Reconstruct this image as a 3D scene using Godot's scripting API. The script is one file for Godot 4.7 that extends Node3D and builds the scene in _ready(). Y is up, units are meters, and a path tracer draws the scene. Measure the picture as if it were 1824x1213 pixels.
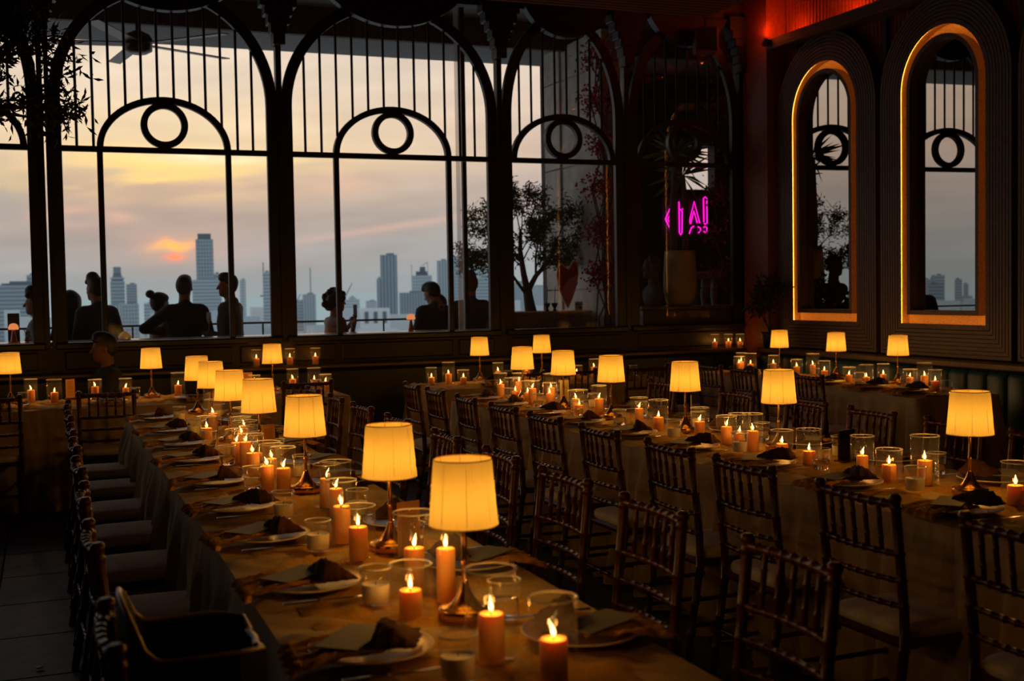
extends Node3D
# A dusk dinner set out in a rooftop restaurant. Axes: x to the right along the window wall, -z towards it, y up, metres.

var M := {}                       # materials
var taken := {}                   # names in use
var rng := RandomNumberGenerator.new()
const TOP := 0.76                 # table height
const WZ := -11.15                # plane of the window wall
const WX := 7.2                   # face of the mirror wall
const ORD := ["first", "second", "third", "fourth", "fifth", "sixth", "seventh", "eighth", "ninth", "tenth", "eleventh", "twelfth", "thirteenth", "fourteenth", "fifteenth", "sixteenth", "seventeenth", "eighteenth", "nineteenth", "twentieth", "twenty-first", "twenty-second", "twenty-third", "twenty-fourth"]


func _ready() -> void:
	rng.seed = 11
	set_camera()
	set_sky()
	make_materials()
	cove_light()
	room()
	windows()
	mirror_wall()
	banquettes()
	tables()
	chairs()
	settings()
	lamps()
	candles()
	small_things()
	terrace()
	people()
	city()


# ------------------------------------------------------------------ camera, sky
func set_camera() -> void:
	var yaw := deg_to_rad(21.44)
	var pitch := deg_to_rad(2.407)
	var roll := deg_to_rad(0.967)
	var f := Vector3(sin(yaw) * cos(pitch), -sin(pitch), -cos(yaw) * cos(pitch))
	var r0 := Vector3(cos(yaw), 0, sin(yaw))
	var u0 := r0.cross(f)
	var r := r0 * cos(roll) - u0 * sin(roll)
	var u := u0 * cos(roll) + r0 * sin(roll)
	var cam := Camera3D.new()
	cam.name = "camera"
	cam.transform = Transform3D(Basis(r, u, -f), Vector3(0, 1.59, 0))
	cam.fov = rad_to_deg(2.0 * atan(606.5 / 2103.0))
	cam.near = 0.1
	cam.far = 6000.0
	var at := CameraAttributesPhysical.new()
	at.frustum_focal_length = 41.5
	at.frustum_focus_distance = 6.2
	at.exposure_aperture = 3.5
	at.frustum_near = 0.1
	at.frustum_far = 6000.0
	cam.attributes = at
	cam.fov = rad_to_deg(2.0 * atan(606.5 / 2103.0))
	cam.current = true
	add_child(cam)


var n1 := FastNoiseLite.new()
var n2 := FastNoiseLite.new()
var n3 := FastNoiseLite.new()
const SKY_E := [-2.0, 0.4, 2.0, 3.5, 5.0, 6.3, 8.0, 10.0, 12.5, 18.0, 30.0, 90.0]
var sky_sun := [Color8(138, 152, 158), Color8(146, 150, 150), Color8(164, 154, 148), Color8(178, 158, 146), Color8(204, 174, 148), Color8(226, 196, 152), Color8(228, 202, 164), Color8(222, 201, 176), Color8(214, 197, 178), Color8(180, 174, 170), Color8(150, 150, 156), Color8(122, 128, 142)]
var sky_far := [Color8(138, 152, 158), Color8(144, 152, 155), Color8(152, 154, 154), Color8(166, 160, 154), Color8(180, 166, 157), Color8(196, 174, 158), Color8(206, 184, 166), Color8(208, 189, 172), Color8(206, 190, 176), Color8(180, 174, 170), Color8(150, 150, 156), Color8(122, 128, 142)]


func sky_at(az: float, el: float) -> Color:
	var k := 0
	while k < SKY_E.size() - 2 and el > SKY_E[k + 1]:
		k += 1
	var t := smoothstep(0.0, 1.0, clampf((el - SKY_E[k]) / (SKY_E[k + 1] - SKY_E[k]), 0.0, 1.0))
	var d := absf(az - 5.0)
	var near := clampf(1.15 - d / 16.0, 0.0, 1.0)
	var a: Color = sky_sun[k]
	var b: Color = sky_sun[k + 1]
	var a2: Color = sky_far[k]
	var b2: Color = sky_far[k + 1]
	var c := a2.lerp(b2, t).lerp(a.lerp(b, t), near).srgb_to_linear()
	if el < 0.0 or el > 28.0:
		return c
	var fade := clampf(el / 1.5, 0.0, 1.0) * clampf((28.0 - el) / 12.0, 0.0, 1.0)
	var slant := el - az * 0.05
	var s := n1.get_noise_2d(az * 1.6, slant * 9.0) + 0.5 * n2.get_noise_2d(az * 4.0, slant * 26.0)
	var w := n3.get_noise_2d(az * 1.2, slant * 4.0)
	# bands of cloud, bright and dark
	c *= 1.0 + fade * (0.10 * s + 0.10 * w)
	# the lit streaks above the sun
	var band := exp(-pow((el - 6.35) / 0.55, 2.0)) * exp(-pow((az - 6.6) / 4.6, 2.0)) + 0.95 * exp(-pow((el - 5.25) / 0.6, 2.0)) * exp(-pow((az - 3.2) / 5.0, 2.0))
	var streak := clampf(0.62 + 1.7 * s, 0.0, 1.3)
	c = c.lerp(Color8(255, 212, 128).srgb_to_linear() * 1.0, clampf(band * streak, 0.0, 0.95))
	var core := exp(-pow((el - 6.5) / 0.32, 2.0)) * exp(-pow((az - 7.6) / 2.6, 2.0)) * clampf(0.6 + s, 0.0, 1.2)
	c = c.lerp(Color8(255, 240, 205).srgb_to_linear() * 1.1, clampf(core, 0.0, 0.9))
	# blue grey rifts at the left
	var rift := exp(-pow((el - 4.9 - w * 1.2) / 1.0, 2.0)) * exp(-pow((az + 3.0) / 2.6, 2.0))
	c = c.lerp(Color8(150, 152, 148).srgb_to_linear(), 0.75 * rift)
	# a pink rim of cloud left of the sun, and another low streak over the middle window
	var r2 := Vector2((az - 1.6) / 2.2, (el - 3.5 + 0.25 * w) / 0.55)
	var puff := exp(-pow(r2.length() - 0.75, 2.0) / 0.09) * (0.35 + 0.65 * clampf(r2.y + 0.8, 0.0, 1.0))
	c = c.lerp(Color8(224, 172, 146).srgb_to_linear(), 0.6 * puff * clampf(0.8 + s, 0.0, 1.0))
	var low := exp(-pow((el - 3.2 - (az - 16.0) * 0.14) / 0.16, 2.0)) * exp(-pow((az - 16.0) / 6.0, 2.0))
	c = c.lerp(Color8(212, 172, 154).srgb_to_linear(), 0.55 * low)
	var pinkish := exp(-pow((el - 5.4) / 0.5, 2.0)) * exp(-pow((az - 13.4) / 1.7, 2.0)) * clampf(0.7 + s, 0.0, 1.0)
	c = c.lerp(Color8(230, 184, 156).srgb_to_linear(), 0.55 * pinkish)
	# the sun, breaking through a slit in the cloud, without a disc
	var slit := exp(-pow((el - 2.38 - 0.1 * sin(az * 4.0)) / 0.24, 2.0)) * exp(-pow((az - 5.55) / 0.85, 2.0)) * clampf(0.85 + 0.9 * s, 0.25, 1.2)
	var drop := exp(-pow((el - 1.83) / 0.16, 2.0)) * exp(-pow((az - 5.6) / 0.42, 2.0))
	var halo := exp(-pow((el - 2.3) / 0.75, 2.0)) * exp(-pow((az - 5.5) / 1.9, 2.0))
	c = c.lerp(Color8(234, 168, 134).srgb_to_linear(), 0.42 * halo)
	c = c.lerp(Color8(255, 176, 96).srgb_to_linear() * 1.15, clampf(slit * 1.1, 0.0, 1.0))
	c = c.lerp(Color8(255, 138, 92).srgb_to_linear() * 1.1, clampf(drop, 0.0, 0.9))
	return c


func set_sky() -> void:
	n1.seed = 3
	n2.seed = 8
	n3.seed = 21
	for n in [n1, n2, n3]:
		n.noise_type = FastNoiseLite.TYPE_SIMPLEX_SMOOTH
		n.frequency = 0.06
		n.fractal_octaves = 3
	const W := 4096
	const H := 2048
	var im := Image.create(512, 256, false, Image.FORMAT_RGBF)
	for y in 256:
		for x in 512:
			im.set_pixel((x + 256) % 512, y, sky_at((x + 0.5) / 512.0 * 360.0 - 180.0, 90.0 - (y + 0.5) / 256.0 * 180.0))
	im.resize(W, H, Image.INTERPOLATE_BILINEAR)
	var x0 := int((-58.0 + 180.0) / 360.0 * W)
	var x1 := int((46.0 + 180.0) / 360.0 * W)
	for y in range(int((90.0 - 20.0) / 180.0 * H), int((90.0 + 0.5) / 180.0 * H)):
		var el := 90.0 - (y + 0.5) / H * 180.0
		for x in range(x0, x1):
			im.set_pixel((x + W / 2) % W, y, sky_at((x + 0.5) / W * 360.0 - 180.0, el))   # straight ahead is at the picture's seam
	var pan := PanoramaSkyMaterial.new()
	pan.panorama = ImageTexture.create_from_image(im)
	var sky := Sky.new()
	sky.sky_material = pan
	var e := Environment.new()
	e.background_mode = Environment.BG_SKY
	e.sky = sky
	e.tonemap_mode = Environment.TONE_MAPPER_LINEAR
	e.tonemap_exposure = 1.0
	e.background_energy_multiplier = 1.25
	e.sdfgi_enabled = true
	e.ssao_enabled = true
	e.ssil_enabled = true
	var we := WorldEnvironment.new()
	we.name = "world_environment"
	we.environment = e
	add_child(we)


# red light washing up the wall from the top of the trim, and a warm fill from the dimmed ceiling
func cove_light() -> void:
	var s := SpotLight3D.new()
	s.name = "red_uplight_beam"
	s.light_color = Color(1.0, 0.34, 0.05)
	s.light_energy = 0.2
	s.light_size = 0.02
	s.spot_range = 8.0
	s.spot_angle = 62.0
	s.spot_attenuation = 2.0
	s.shadow_enabled = true
	add_child(s)
	s.look_at_from_position(Vector3(7.05, 4.19, -10.58), Vector3(7.12, 4.95, -10.95))
	var t := base("red_uplight", "small dark uplight on the trim where the red glow starts", "light", Vector3(7.06, 4.1, -10.6))
	var b := st()
	lathe(b, [[0.0, 0.0], [0.035, 0.0], [0.035, 0.06], [0.03, 0.075], [0.0, 0.06]], 12)
	part("body", b, M.black, t)
	var l := st()
	lathe(l, [[0.0, 0.066], [0.026, 0.066], [0.026, 0.07], [0.0, 0.07]], 12)
	part("lens", l, M.red_glow, t)
	var h := OmniLight3D.new()
	h.name = "red_uplight_spill"
	h.light_color = Color(1.0, 0.34, 0.05)
	h.light_energy = 0.03
	h.light_size = 0.04
	h.omni_range = 6.0
	h.omni_attenuation = 2.0
	h.shadow_enabled = true
	h.position = Vector3(6.95, 4.24, -10.66)
	add_child(h)
	for k in 6:
		var a := OmniLight3D.new()
		a.name = "red_cove_light"
		a.light_color = Color(1.0, 0.34, 0.05)
		a.light_energy = 0.26
		a.omni_range = 9.0
		a.omni_attenuation = 2.0
		a.light_size = 0.05
		a.shadow_enabled = true
		a.position = Vector3(7.165, 4.146, -10.3 + 0.9 * k)
		add_child(a, true)
		var tube := st()
		bar(tube, Vector3(7.2, 4.125, a.position.z - 0.4), Vector3(7.2, 4.125, a.position.z + 0.4), 0.008, 6)
		one("red_led_tube", tube, M.red_glow, "red light tube behind the cornice of the mirror wall, %s from the window corner" % ORD[k], "light", "red cove tubes")


# ------------------------------------------------------------------ naming
func numbered(called: String) -> String:
	if not taken.has(called):
		taken[called] = 0
		return called
	taken[called] += 1
	return "%s_%03d" % [called, taken[called]]


func tag(o: Node3D, label: String, category: String, group := "") -> void:
	o.set_meta("label", label)
	o.set_meta("category", category)
	if group:
		o.set_meta("group", group)


func base(called: String, label: String, category: String, at := Vector3.ZERO, turn := 0.0, group := "") -> Node3D:
	var o := Node3D.new()
	o.name = numbered(called)
	o.position = at
	o.rotation.y = turn
	tag(o, label, category, group)
	add_child(o)
	return o


func mi(called: String, mesh: Mesh, mat: Material) -> MeshInstance3D:
	var o := MeshInstance3D.new()
	o.name = called
	o.mesh = mesh
	o.material_override = mat
	return o


func part(called: String, s: SurfaceTool, mat: Material, parent: Node3D, kind := "") -> MeshInstance3D:
	s.generate_normals()
	return partm(called, s.commit(), mat, parent, kind)


func partm(called: String, mesh: Mesh, mat: Material, parent: Node3D, kind := "") -> MeshInstance3D:
	var o := mi(called, mesh, mat)
	if kind:
		o.set_meta("kind", kind)
	parent.add_child(o, true)
	return o


func one(called: String, s: SurfaceTool, mat: Material, label: String, category: String, group := "") -> MeshInstance3D:
	s.generate_normals()
	var o := mi(numbered(called), s.commit(), mat)
	tag(o, label, category, group)
	add_child(o)
	return o


func struct(called: String, s: SurfaceTool, mat: Material) -> MeshInstance3D:
	s.generate_normals()
	var o := mi(numbered(called), s.commit(), mat)
	o.set_meta("kind", "structure")
	add_child(o)
	return o


func structure(called: String) -> Node3D:
	var o := Node3D.new()
	o.name = numbered(called)
	o.set_meta("kind", "structure")
	add_child(o)
	return o


func copy(o: Node3D, called: String, label: String, at: Vector3, turn := 0.0) -> Node3D:
	var c: Node3D = o.duplicate()
	c.name = numbered(called)
	c.position = at
	c.rotation.y = turn
	c.set_meta("label", label)
	add_child(c)
	return c


# ------------------------------------------------------------------ shapes
func st() -> SurfaceTool:
	var s := SurfaceTool.new()
	s.begin(Mesh.PRIMITIVE_TRIANGLES)
	return s


func tri(s: SurfaceTool, a: Vector3, b: Vector3, c: Vector3, smooth := true) -> void:
	s.set_smooth_group(0 if smooth else -1)
	s.add_vertex(a)
	s.set_smooth_group(0 if smooth else -1)
	s.add_vertex(b)
	s.set_smooth_group(0 if smooth else -1)
	s.add_vertex(c)


func quad(s: SurfaceTool, a: Vector3, b: Vector3, c: Vector3, d: Vector3, smooth := true) -> void:
	tri(s, a, b, c, smooth)
	tri(s, a, c, d, smooth)


func tri_out(s: SurfaceTool, a: Vector3, b: Vector3, c: Vector3, from: Vector3) -> void:
	if (b - a).cross(c - a).dot((a + b + c) / 3.0 - from) > 0.0:
		tri(s, a, c, b, false)
	else:
		tri(s, a, b, c, false)


# a box with chamfered edges
func cbox(s: SurfaceTool, at: Vector3, size: Vector3, ch := 0.0, basis := Basis()) -> void:
	var h := size / 2.0
	ch = minf(ch, 0.45 * minf(size.x, minf(size.y, size.z)))
	if ch <= 0.0:
		for a in 3:
			for sg in [-1.0, 1.0]:
				var q: Array[Vector3] = []
				for uv in [[-1, -1], [1, -1], [1, 1], [-1, 1]]:
					var v := Vector3()
					v[a] = sg * h[a]
					v[(a + 1) % 3] = uv[0] * h[(a + 1) % 3]
					v[(a + 2) % 3] = uv[1] * h[(a + 2) % 3]
					q.append(at + basis * v)
				tri_out(s, q[0], q[1], q[2], at)
				tri_out(s, q[0], q[2], q[3], at)
		return
	var p := func(sx: float, sy: float, sz: float, a: int) -> Vector3:
		var v := Vector3(sx * (h.x - ch), sy * (h.y - ch), sz * (h.z - ch))
		v[a] += signf(v[a]) * ch
		return at + basis * v
	for a in 3:
		for sg in [-1.0, 1.0]:
			var q: Array[Vector3] = []
			for uv in [[-1, -1], [1, -1], [1, 1], [-1, 1]]:
				var sgn := Vector3()
				sgn[a] = sg
				sgn[(a + 1) % 3] = uv[0]
				sgn[(a + 2) % 3] = uv[1]
				q.append(p.call(sgn.x, sgn.y, sgn.z, a))
			tri_out(s, q[0], q[1], q[2], at)
			tri_out(s, q[0], q[2], q[3], at)
	for a in 3:
		var b := (a + 1) % 3
		var c := (a + 2) % 3
		for sa in [-1.0, 1.0]:
			for sb in [-1.0, 1.0]:
				var lo := Vector3()
				lo[a] = sa
				lo[b] = sb
				lo[c] = -1
				var hi := lo
				hi[c] = 1
				var q0: Vector3 = p.call(lo.x, lo.y, lo.z, a)
				var q1: Vector3 = p.call(lo.x, lo.y, lo.z, b)
				var q2: Vector3 = p.call(hi.x, hi.y, hi.z, b)
				var q3: Vector3 = p.call(hi.x, hi.y, hi.z, a)
				tri_out(s, q0, q1, q2, at)
				tri_out(s, q0, q2, q3, at)
	for sx in [-1.0, 1.0]:
		for sy in [-1.0, 1.0]:
			for sz in [-1.0, 1.0]:
				tri_out(s, p.call(sx, sy, sz, 0), p.call(sx, sy, sz, 1), p.call(sx, sy, sz, 2), at)


func box2(s: SurfaceTool, lo: Vector3, hi: Vector3, ch := 0.0) -> void:
	cbox(s, (lo + hi) / 2.0, hi - lo, ch)


# a surface of revolution round y; profile of [radius, height], from the outside bottom on
func lathe(s: SurfaceTool, prof: Array, seg := 16, at := Vector3.ZERO, wave := 0, depth := 0.0) -> void:
	for j in prof.size() - 1:
		var r0: float = prof[j][0]
		var r1: float = prof[j + 1][0]
		for i in seg:
			var a := TAU * i / seg
			var b := TAU * (i + 1) / seg
			var wa := 1.0 + (depth * cos(a * wave) if wave else 0.0)
			var wb := 1.0 + (depth * cos(b * wave) if wave else 0.0)
			var p0 := at + Vector3(cos(a) * r0 * wa, prof[j][1], sin(a) * r0 * wa)
			var p1 := at + Vector3(cos(b) * r0 * wb, prof[j][1], sin(b) * r0 * wb)
			var q0 := at + Vector3(cos(a) * r1 * wa, prof[j + 1][1], sin(a) * r1 * wa)
			var q1 := at + Vector3(cos(b) * r1 * wb, prof[j + 1][1], sin(b) * r1 * wb)
			if r0 > 1e-6:
				tri(s, p1, q1 if r1 > 1e-6 else q0, p0) if r1 <= 1e-6 else quad(s, p1, q1, q0, p0)
			else:
				tri(s, p0, q1, q0)


# a round bar along points with a radius at each
func tube(s: SurfaceTool, pts: Array, rad: Array, seg := 8, caps := true) -> void:
	var rings := []
	var up := Vector3.UP
	var n := pts.size()
	var d0: Vector3 = (pts[1] - pts[0]).normalized()
	if absf(d0.dot(up)) > 0.9:
		up = Vector3.RIGHT
	var u := (up - d0 * up.dot(d0)).normalized()
	for i in n:
		var d: Vector3 = (pts[mini(i + 1, n - 1)] - pts[maxi(i - 1, 0)])
		if d.length() < 1e-9:
			d = d0
		d = d.normalized()
		u = (u - d * u.dot(d)).normalized()
		var v := d.cross(u)
		var ring := []
		for k in seg:
			var a := TAU * k / seg
			ring.append(pts[i] + (u * cos(a) + v * sin(a)) * rad[i])
		rings.append(ring)
	for i in n - 1:
		for k in seg:
			var k2 := (k + 1) % seg
			quad(s, rings[i][k], rings[i + 1][k], rings[i + 1][k2], rings[i][k2])
	if caps:
		for k in seg:
			var k2 := (k + 1) % seg
			tri(s, pts[0], rings[0][k], rings[0][k2], false)
			tri(s, pts[n - 1], rings[n - 1][k2], rings[n - 1][k], false)


func bar(s: SurfaceTool, a: Vector3, b: Vector3, r: float, seg := 8) -> void:
	tube(s, [a, b], [r, r], seg)


# bamboo-like turned bar: rings where asked (share of the length)
func turned(s: SurfaceTool, a: Vector3, b: Vector3, r: float, rings: Array, bow := Vector3.ZERO, seg := 8) -> void:
	var pts := []
	var rad := []
	var ts := [0.0, 1.0]
	for q in rings:
		for dq in [-0.016, -0.008, 0.0, 0.008, 0.016]:
			ts.append(clampf(q + dq * 0.4 / maxf(a.distance_to(b), 0.05), 0.001, 0.999))
	if bow.length() > 0.0:
		for q in 7:
			ts.append(q / 6.0)
	ts.sort()
	var last := -1.0
	for t in ts:
		if t - last < 1e-4:
			continue
		last = t
		var rr := r
		for q in rings:
			var dd: float = absf(t - q) * a.distance_to(b)
			if dd < 0.005:
				rr = r * 1.28 if dd < 0.0015 else r * 1.16
		pts.append(a.lerp(b, t) + bow * (4.0 * t * (1.0 - t)))
		rad.append(rr)
	tube(s, pts, rad, seg)


# offsets of a flat outline, mitred
func offset(pts: PackedVector2Array, w: float, closed: bool) -> PackedVector2Array:
	var out := PackedVector2Array()
	var n := pts.size()
	for i in n:
		var p := pts[i]
		var a := pts[(i - 1 + n) % n] if closed or i > 0 else p - (pts[1] - p)
		var b := pts[(i + 1) % n] if closed or i < n - 1 else p + (p - pts[n - 2])
		var d1 := (p - a).normalized()
		var d2 := (b - p).normalized()
		var m1 := Vector2(-d1.y, d1.x)
		var m2 := Vector2(-d2.y, d2.x)
		var m := (m1 + m2).normalized()
		out.append(p + m * (w / maxf(m.dot(m1), 0.4)))
	return out


# a band of rectangular section that follows a flat outline: from offset w0 to w1, from depth d0 to d1 along xf's z
func band(s: SurfaceTool, pts: PackedVector2Array, w0: float, w1: float, d0: float, d1: float, xf: Transform3D, closed := false) -> void:
	var a := offset(pts, w0, closed)
	var b := offset(pts, w1, closed)
	var n := pts.size()
	var v := func(p: Vector2, d: float) -> Vector3: return xf * Vector3(p.x, p.y, d)
	for i in (n if closed else n - 1):
		var j := (i + 1) % n
		var c: Vector3 = xf * Vector3((a[i].x + b[j].x) / 2.0, (a[i].y + b[j].y) / 2.0, (d0 + d1) / 2.0)
		for q in [[v.call(a[i], d1), v.call(a[j], d1), v.call(b[j], d1), v.call(b[i], d1)], [v.call(a[i], d0), v.call(a[j], d0), v.call(b[j], d0), v.call(b[i], d0)], [v.call(a[i], d0), v.call(a[j], d0), v.call(a[j], d1), v.call(a[i], d1)], [v.call(b[i], d0), v.call(b[j], d0), v.call(b[j], d1), v.call(b[i], d1)]]:
			tri_out(s, q[0], q[1], q[2], c)
			tri_out(s, q[0], q[2], q[3], c)
	if not closed:
		for i in [0, n - 1]:
			var c: Vector3 = xf * Vector3((a[n / 2].x + b[n / 2].x) / 2.0, (a[n / 2].y + b[n / 2].y) / 2.0, (d0 + d1) / 2.0)
			tri_out(s, v.call(a[i], d0), v.call(a[i], d1), v.call(b[i], d1), c)
			tri_out(s, v.call(a[i], d0), v.call(b[i], d1), v.call(b[i], d0), c)


# a flat plate with an outline, from depth d0 to d1
func plate(s: SurfaceTool, pts: PackedVector2Array, d0: float, d1: float, xf: Transform3D) -> void:
	var idx := Geometry2D.triangulate_polygon(pts)
	var mid := Vector2()
	for p in pts:
		mid += p / pts.size()
	var c := xf * Vector3(mid.x, mid.y, (d0 + d1) / 2.0)
	for k in range(0, idx.size(), 3):
		for d in [d0, d1]:
			var q := [xf * Vector3(pts[idx[k]].x, pts[idx[k]].y, d), xf * Vector3(pts[idx[k + 1]].x, pts[idx[k + 1]].y, d), xf * Vector3(pts[idx[k + 2]].x, pts[idx[k + 2]].y, d)]
			tri_out(s, q[0], q[1], q[2], Vector3(q[0] + q[1] + q[2]) / 3.0 - xf.basis.z * (d - (d0 + d1) / 2.0))
	if absf(d1 - d0) > 1e-6:
		var ccw := not Geometry2D.is_polygon_clockwise(pts)
		for i in pts.size():
			var j := (i + 1) % pts.size()
			var e := (pts[j] - pts[i])
			var out2 := Vector2(e.y, -e.x) if ccw else Vector2(-e.y, e.x)
			var a := xf * Vector3(pts[i].x, pts[i].y, d0)
			var b := xf * Vector3(pts[j].x, pts[j].y, d0)
			var a2 := xf * Vector3(pts[i].x, pts[i].y, d1)
			var b2 := xf * Vector3(pts[j].x, pts[j].y, d1)
			var from := (a + b + a2 + b2) / 4.0 - xf.basis * Vector3(out2.x, out2.y, 0)
			tri_out(s, a, b, b2, from)
			tri_out(s, a, b2, a2, from)


func ring_pts(c: Vector2, rx: float, ry: float, a0: float, a1: float, n: int) -> PackedVector2Array:
	var out := PackedVector2Array()
	for i in n + 1:
		var a := lerpf(a0, a1, float(i) / n)
		out.append(c + Vector2(cos(a) * rx, sin(a) * ry))
	return out


func ball(s: SurfaceTool, c: Vector3, r: Vector3, seg := 10, rows := 6) -> void:
	for j in rows:
		var t0 := -PI / 2 + PI * j / rows
		var t1 := -PI / 2 + PI * (j + 1) / rows
		for i in seg:
			var a := TAU * i / seg
			var b := TAU * (i + 1) / seg
			var q := []
			for ab in [[b, t0], [b, t1], [a, t1], [a, t0]]:
				q.append(c + Vector3(cos(ab[0]) * cos(ab[1]), sin(ab[1]), sin(ab[0]) * cos(ab[1])) * r)
			if j == 0:
				tri(s, q[0], q[1], q[2])
			elif j == rows - 1:
				tri(s, q[0], q[1], q[3])
			else:
				quad(s, q[0], q[1], q[2], q[3])


# ------------------------------------------------------------------ materials
func mat(c: Color, rough := 0.7, metal := 0.0) -> StandardMaterial3D:
	var m := StandardMaterial3D.new()
	m.albedo_color = c
	m.roughness = rough
	m.metallic = metal
	return m


func noisy(m: StandardMaterial3D, a: Color, b: Color, freq: float, scale: Vector3, bump := 0.0, octaves := 4) -> StandardMaterial3D:
	var n := FastNoiseLite.new()
	n.seed = rng.randi() % 1000
	n.frequency = freq
	n.fractal_octaves = octaves
	var t := NoiseTexture2D.new()
	t.width = 256
	t.height = 256
	t.seamless = true
	t.noise = n
	var g := Gradient.new()
	g.colors = PackedColorArray([a, b])
	g.offsets = PackedFloat32Array([0.25, 0.75])
	t.color_ramp = g
	m.albedo_color = Color.WHITE
	m.albedo_texture = t
	m.uv1_triplanar = true
	m.uv1_world_triplanar = true
	m.uv1_scale = scale
	if bump > 0.0:
		var h := NoiseTexture2D.new()
		h.width = 256
		h.height = 256
		h.seamless = true
		h.noise = n
		m.heightmap_enabled = true
		m.heightmap_texture = h
		m.heightmap_scale = bump
	return m


func glow(c: Color, e: float) -> StandardMaterial3D:
	var m := mat(Color(0.1, 0.1, 0.1))
	m.emission_enabled = true
	m.emission = c
	m.emission_energy_multiplier = e
	return m


func glass(alpha := 0.02) -> StandardMaterial3D:
	var m := mat(Color(1, 1, 1, alpha), 0.02)
	m.transparency = BaseMaterial3D.TRANSPARENCY_ALPHA
	return m


func make_materials() -> void:
	M.black = mat(Color8(22, 18, 16), 0.6)
	M.frame = noisy(mat(Color.WHITE, 0.45), Color8(20, 13, 11), Color8(15, 10, 8), 0.02, Vector3(1, 6, 1))
	M.panel_dark = noisy(mat(Color.WHITE, 0.55), Color8(30, 13, 11), Color8(22, 10, 9), 0.02, Vector3(6, 1, 6))
	M.wall_dark = mat(Color8(40, 26, 22), 0.8)
	M.ceiling = mat(Color8(46, 30, 26), 0.9)
	M.soffit = mat(Color8(96, 52, 36), 0.7)
	M.red_wall = noisy(mat(Color.WHITE, 0.55), Color8(124, 60, 44), Color8(106, 48, 36), 0.03, Vector3(2, 2, 2))
	M.rib_wood = noisy(mat(Color.WHITE, 0.55), Color8(86, 62, 44), Color8(68, 48, 34), 0.03, Vector3(3, 3, 3))
	M.niche = noisy(mat(Color.WHITE, 0.8), Color8(214, 176, 130), Color8(176, 138, 98), 0.05, Vector3(5, 5, 5), 0.2)
	M.mirror = mat(Color8(184, 178, 172), 0.0, 1.0)
	M.led = glow(Color8(255, 160, 56), 14.0)
	M.red_glow = glow(Color8(255, 70, 20), 1.5)
	M.teal = noisy(mat(Color.WHITE, 0.45), Color8(18, 66, 82), Color8(13, 52, 66), 0.03, Vector3(3, 3, 3))
	M.seat_black = mat(Color8(24, 24, 26), 0.5)
	M.ledge = noisy(mat(Color.WHITE, 0.4), Color8(84, 60, 40), Color8(64, 45, 30), 0.02, Vector3(1, 8, 8))
	for k in 3:
		var tone: float = [0.0, 6.0, -6.0][k]
		M["tile_%d" % k] = noisy(mat(Color.WHITE, 0.6), Color8(82 + tone, 86 + tone, 84 + tone), Color8(64 + tone, 67 + tone, 66 + tone), 0.02, Vector3(1.3, 1.3, 1.3))
	M.grout = mat(Color8(34, 33, 31), 0.9)
	M.wood = noisy(mat(Color.WHITE, 0.32), Color8(92, 42, 24), Color8(66, 28, 17), 0.03, Vector3(5, 5, 5))
	M.wood.metallic_specular = 0.4
	M.cushion = noisy(mat(Color.WHITE, 0.9), Color8(240, 230, 212), Color8(228, 216, 198), 0.05, Vector3(4, 4, 4))
	M.cloth = noisy(mat(Color.WHITE, 0.9), Color8(200, 178, 140), Color8(184, 160, 120), 0.08, Vector3(6, 6, 6))
	M.runner = noisy(mat(Color.WHITE, 0.95), Color8(208, 164, 72), Color8(186, 140, 55), 0.06, Vector3(6, 6, 6), 0.15)
	M.napkin = noisy(mat(Color.WHITE, 0.95), Color8(226, 172, 92), Color8(198, 142, 68), 0.06, Vector3(9, 9, 9), 0.1)
	M.fold = noisy(mat(Color.WHITE, 0.95), Color8(84, 46, 30), Color8(64, 34, 22), 0.06, Vector3(9, 9, 9), 0.1)
	M.charger = noisy(mat(Color.WHITE, 0.35), Color8(170, 128, 86), Color8(140, 100, 64), 0.04, Vector3(6, 6, 6))
	M.card = mat(Color8(128, 126, 106), 0.7)
	M.steel = mat(Color8(150, 140, 128), 0.25, 1.0)
	M.brass = mat(Color8(196, 150, 78), 0.25, 1.0)
	M.shade = mat(Color8(240, 214, 160), 0.9)
	M.shade.backlight_enabled = true
	M.shade.backlight = Color(0.6, 0.5, 0.26).linear_to_srgb()
	M.shade.emission_enabled = true
	M.shade.emission = Color8(255, 196, 58)
	M.shade.emission_energy_multiplier = 0.07
	M.rim_wood = mat(Color8(150, 112, 84), 0.35)
	M.trim = mat(Color8(176, 130, 70), 0.8)
	M.bulb = glow(Color8(255, 190, 90), 3.0)
	M.wax = mat(Color8(246, 182, 108), 0.5)
	M.wax.subsurf_scatter_enabled = true
	M.wax.subsurf_scatter_strength = 0.5
	M.wax_white = mat(Color8(236, 226, 208), 0.5)
	M.wick = mat(Color8(20, 14, 10), 0.9)
	M.flame = glow(Color8(255, 214, 128), 5.0)
	M.glass = glass(0.015)
	M.glass.metallic_specular = 0.4
	M.rim = glass(0.62)  # milky white in the colour stands in for sky reflected along rims
	M.crystal = mat(Color(1, 1, 1, 0.0), 0.0)
	M.crystal.refraction_enabled = true
	M.crystal.refraction_scale = 0.05
	M.water = mat(Color(1, 1, 1, 0.0), 0.0)
	M.water.refraction_enabled = true
	M.water.refraction_scale = 0.033
	M.pane = glass(0.01)
	M.pane.metallic_specular = 0.32
	M.amber = mat(Color8(196, 116, 52), 0.5)
	M.concrete = noisy(mat(Color.WHITE, 0.9), Color8(178, 172, 164), Color8(160, 154, 148), 0.02, Vector3(0.7, 0.7, 0.7))
	M.stone = noisy(mat(Color.WHITE, 0.9), Color8(190, 172, 148), Color8(172, 152, 128), 0.03, Vector3(2, 2, 2))
	M.deck = mat(Color8(120, 104, 88), 0.7)
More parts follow.
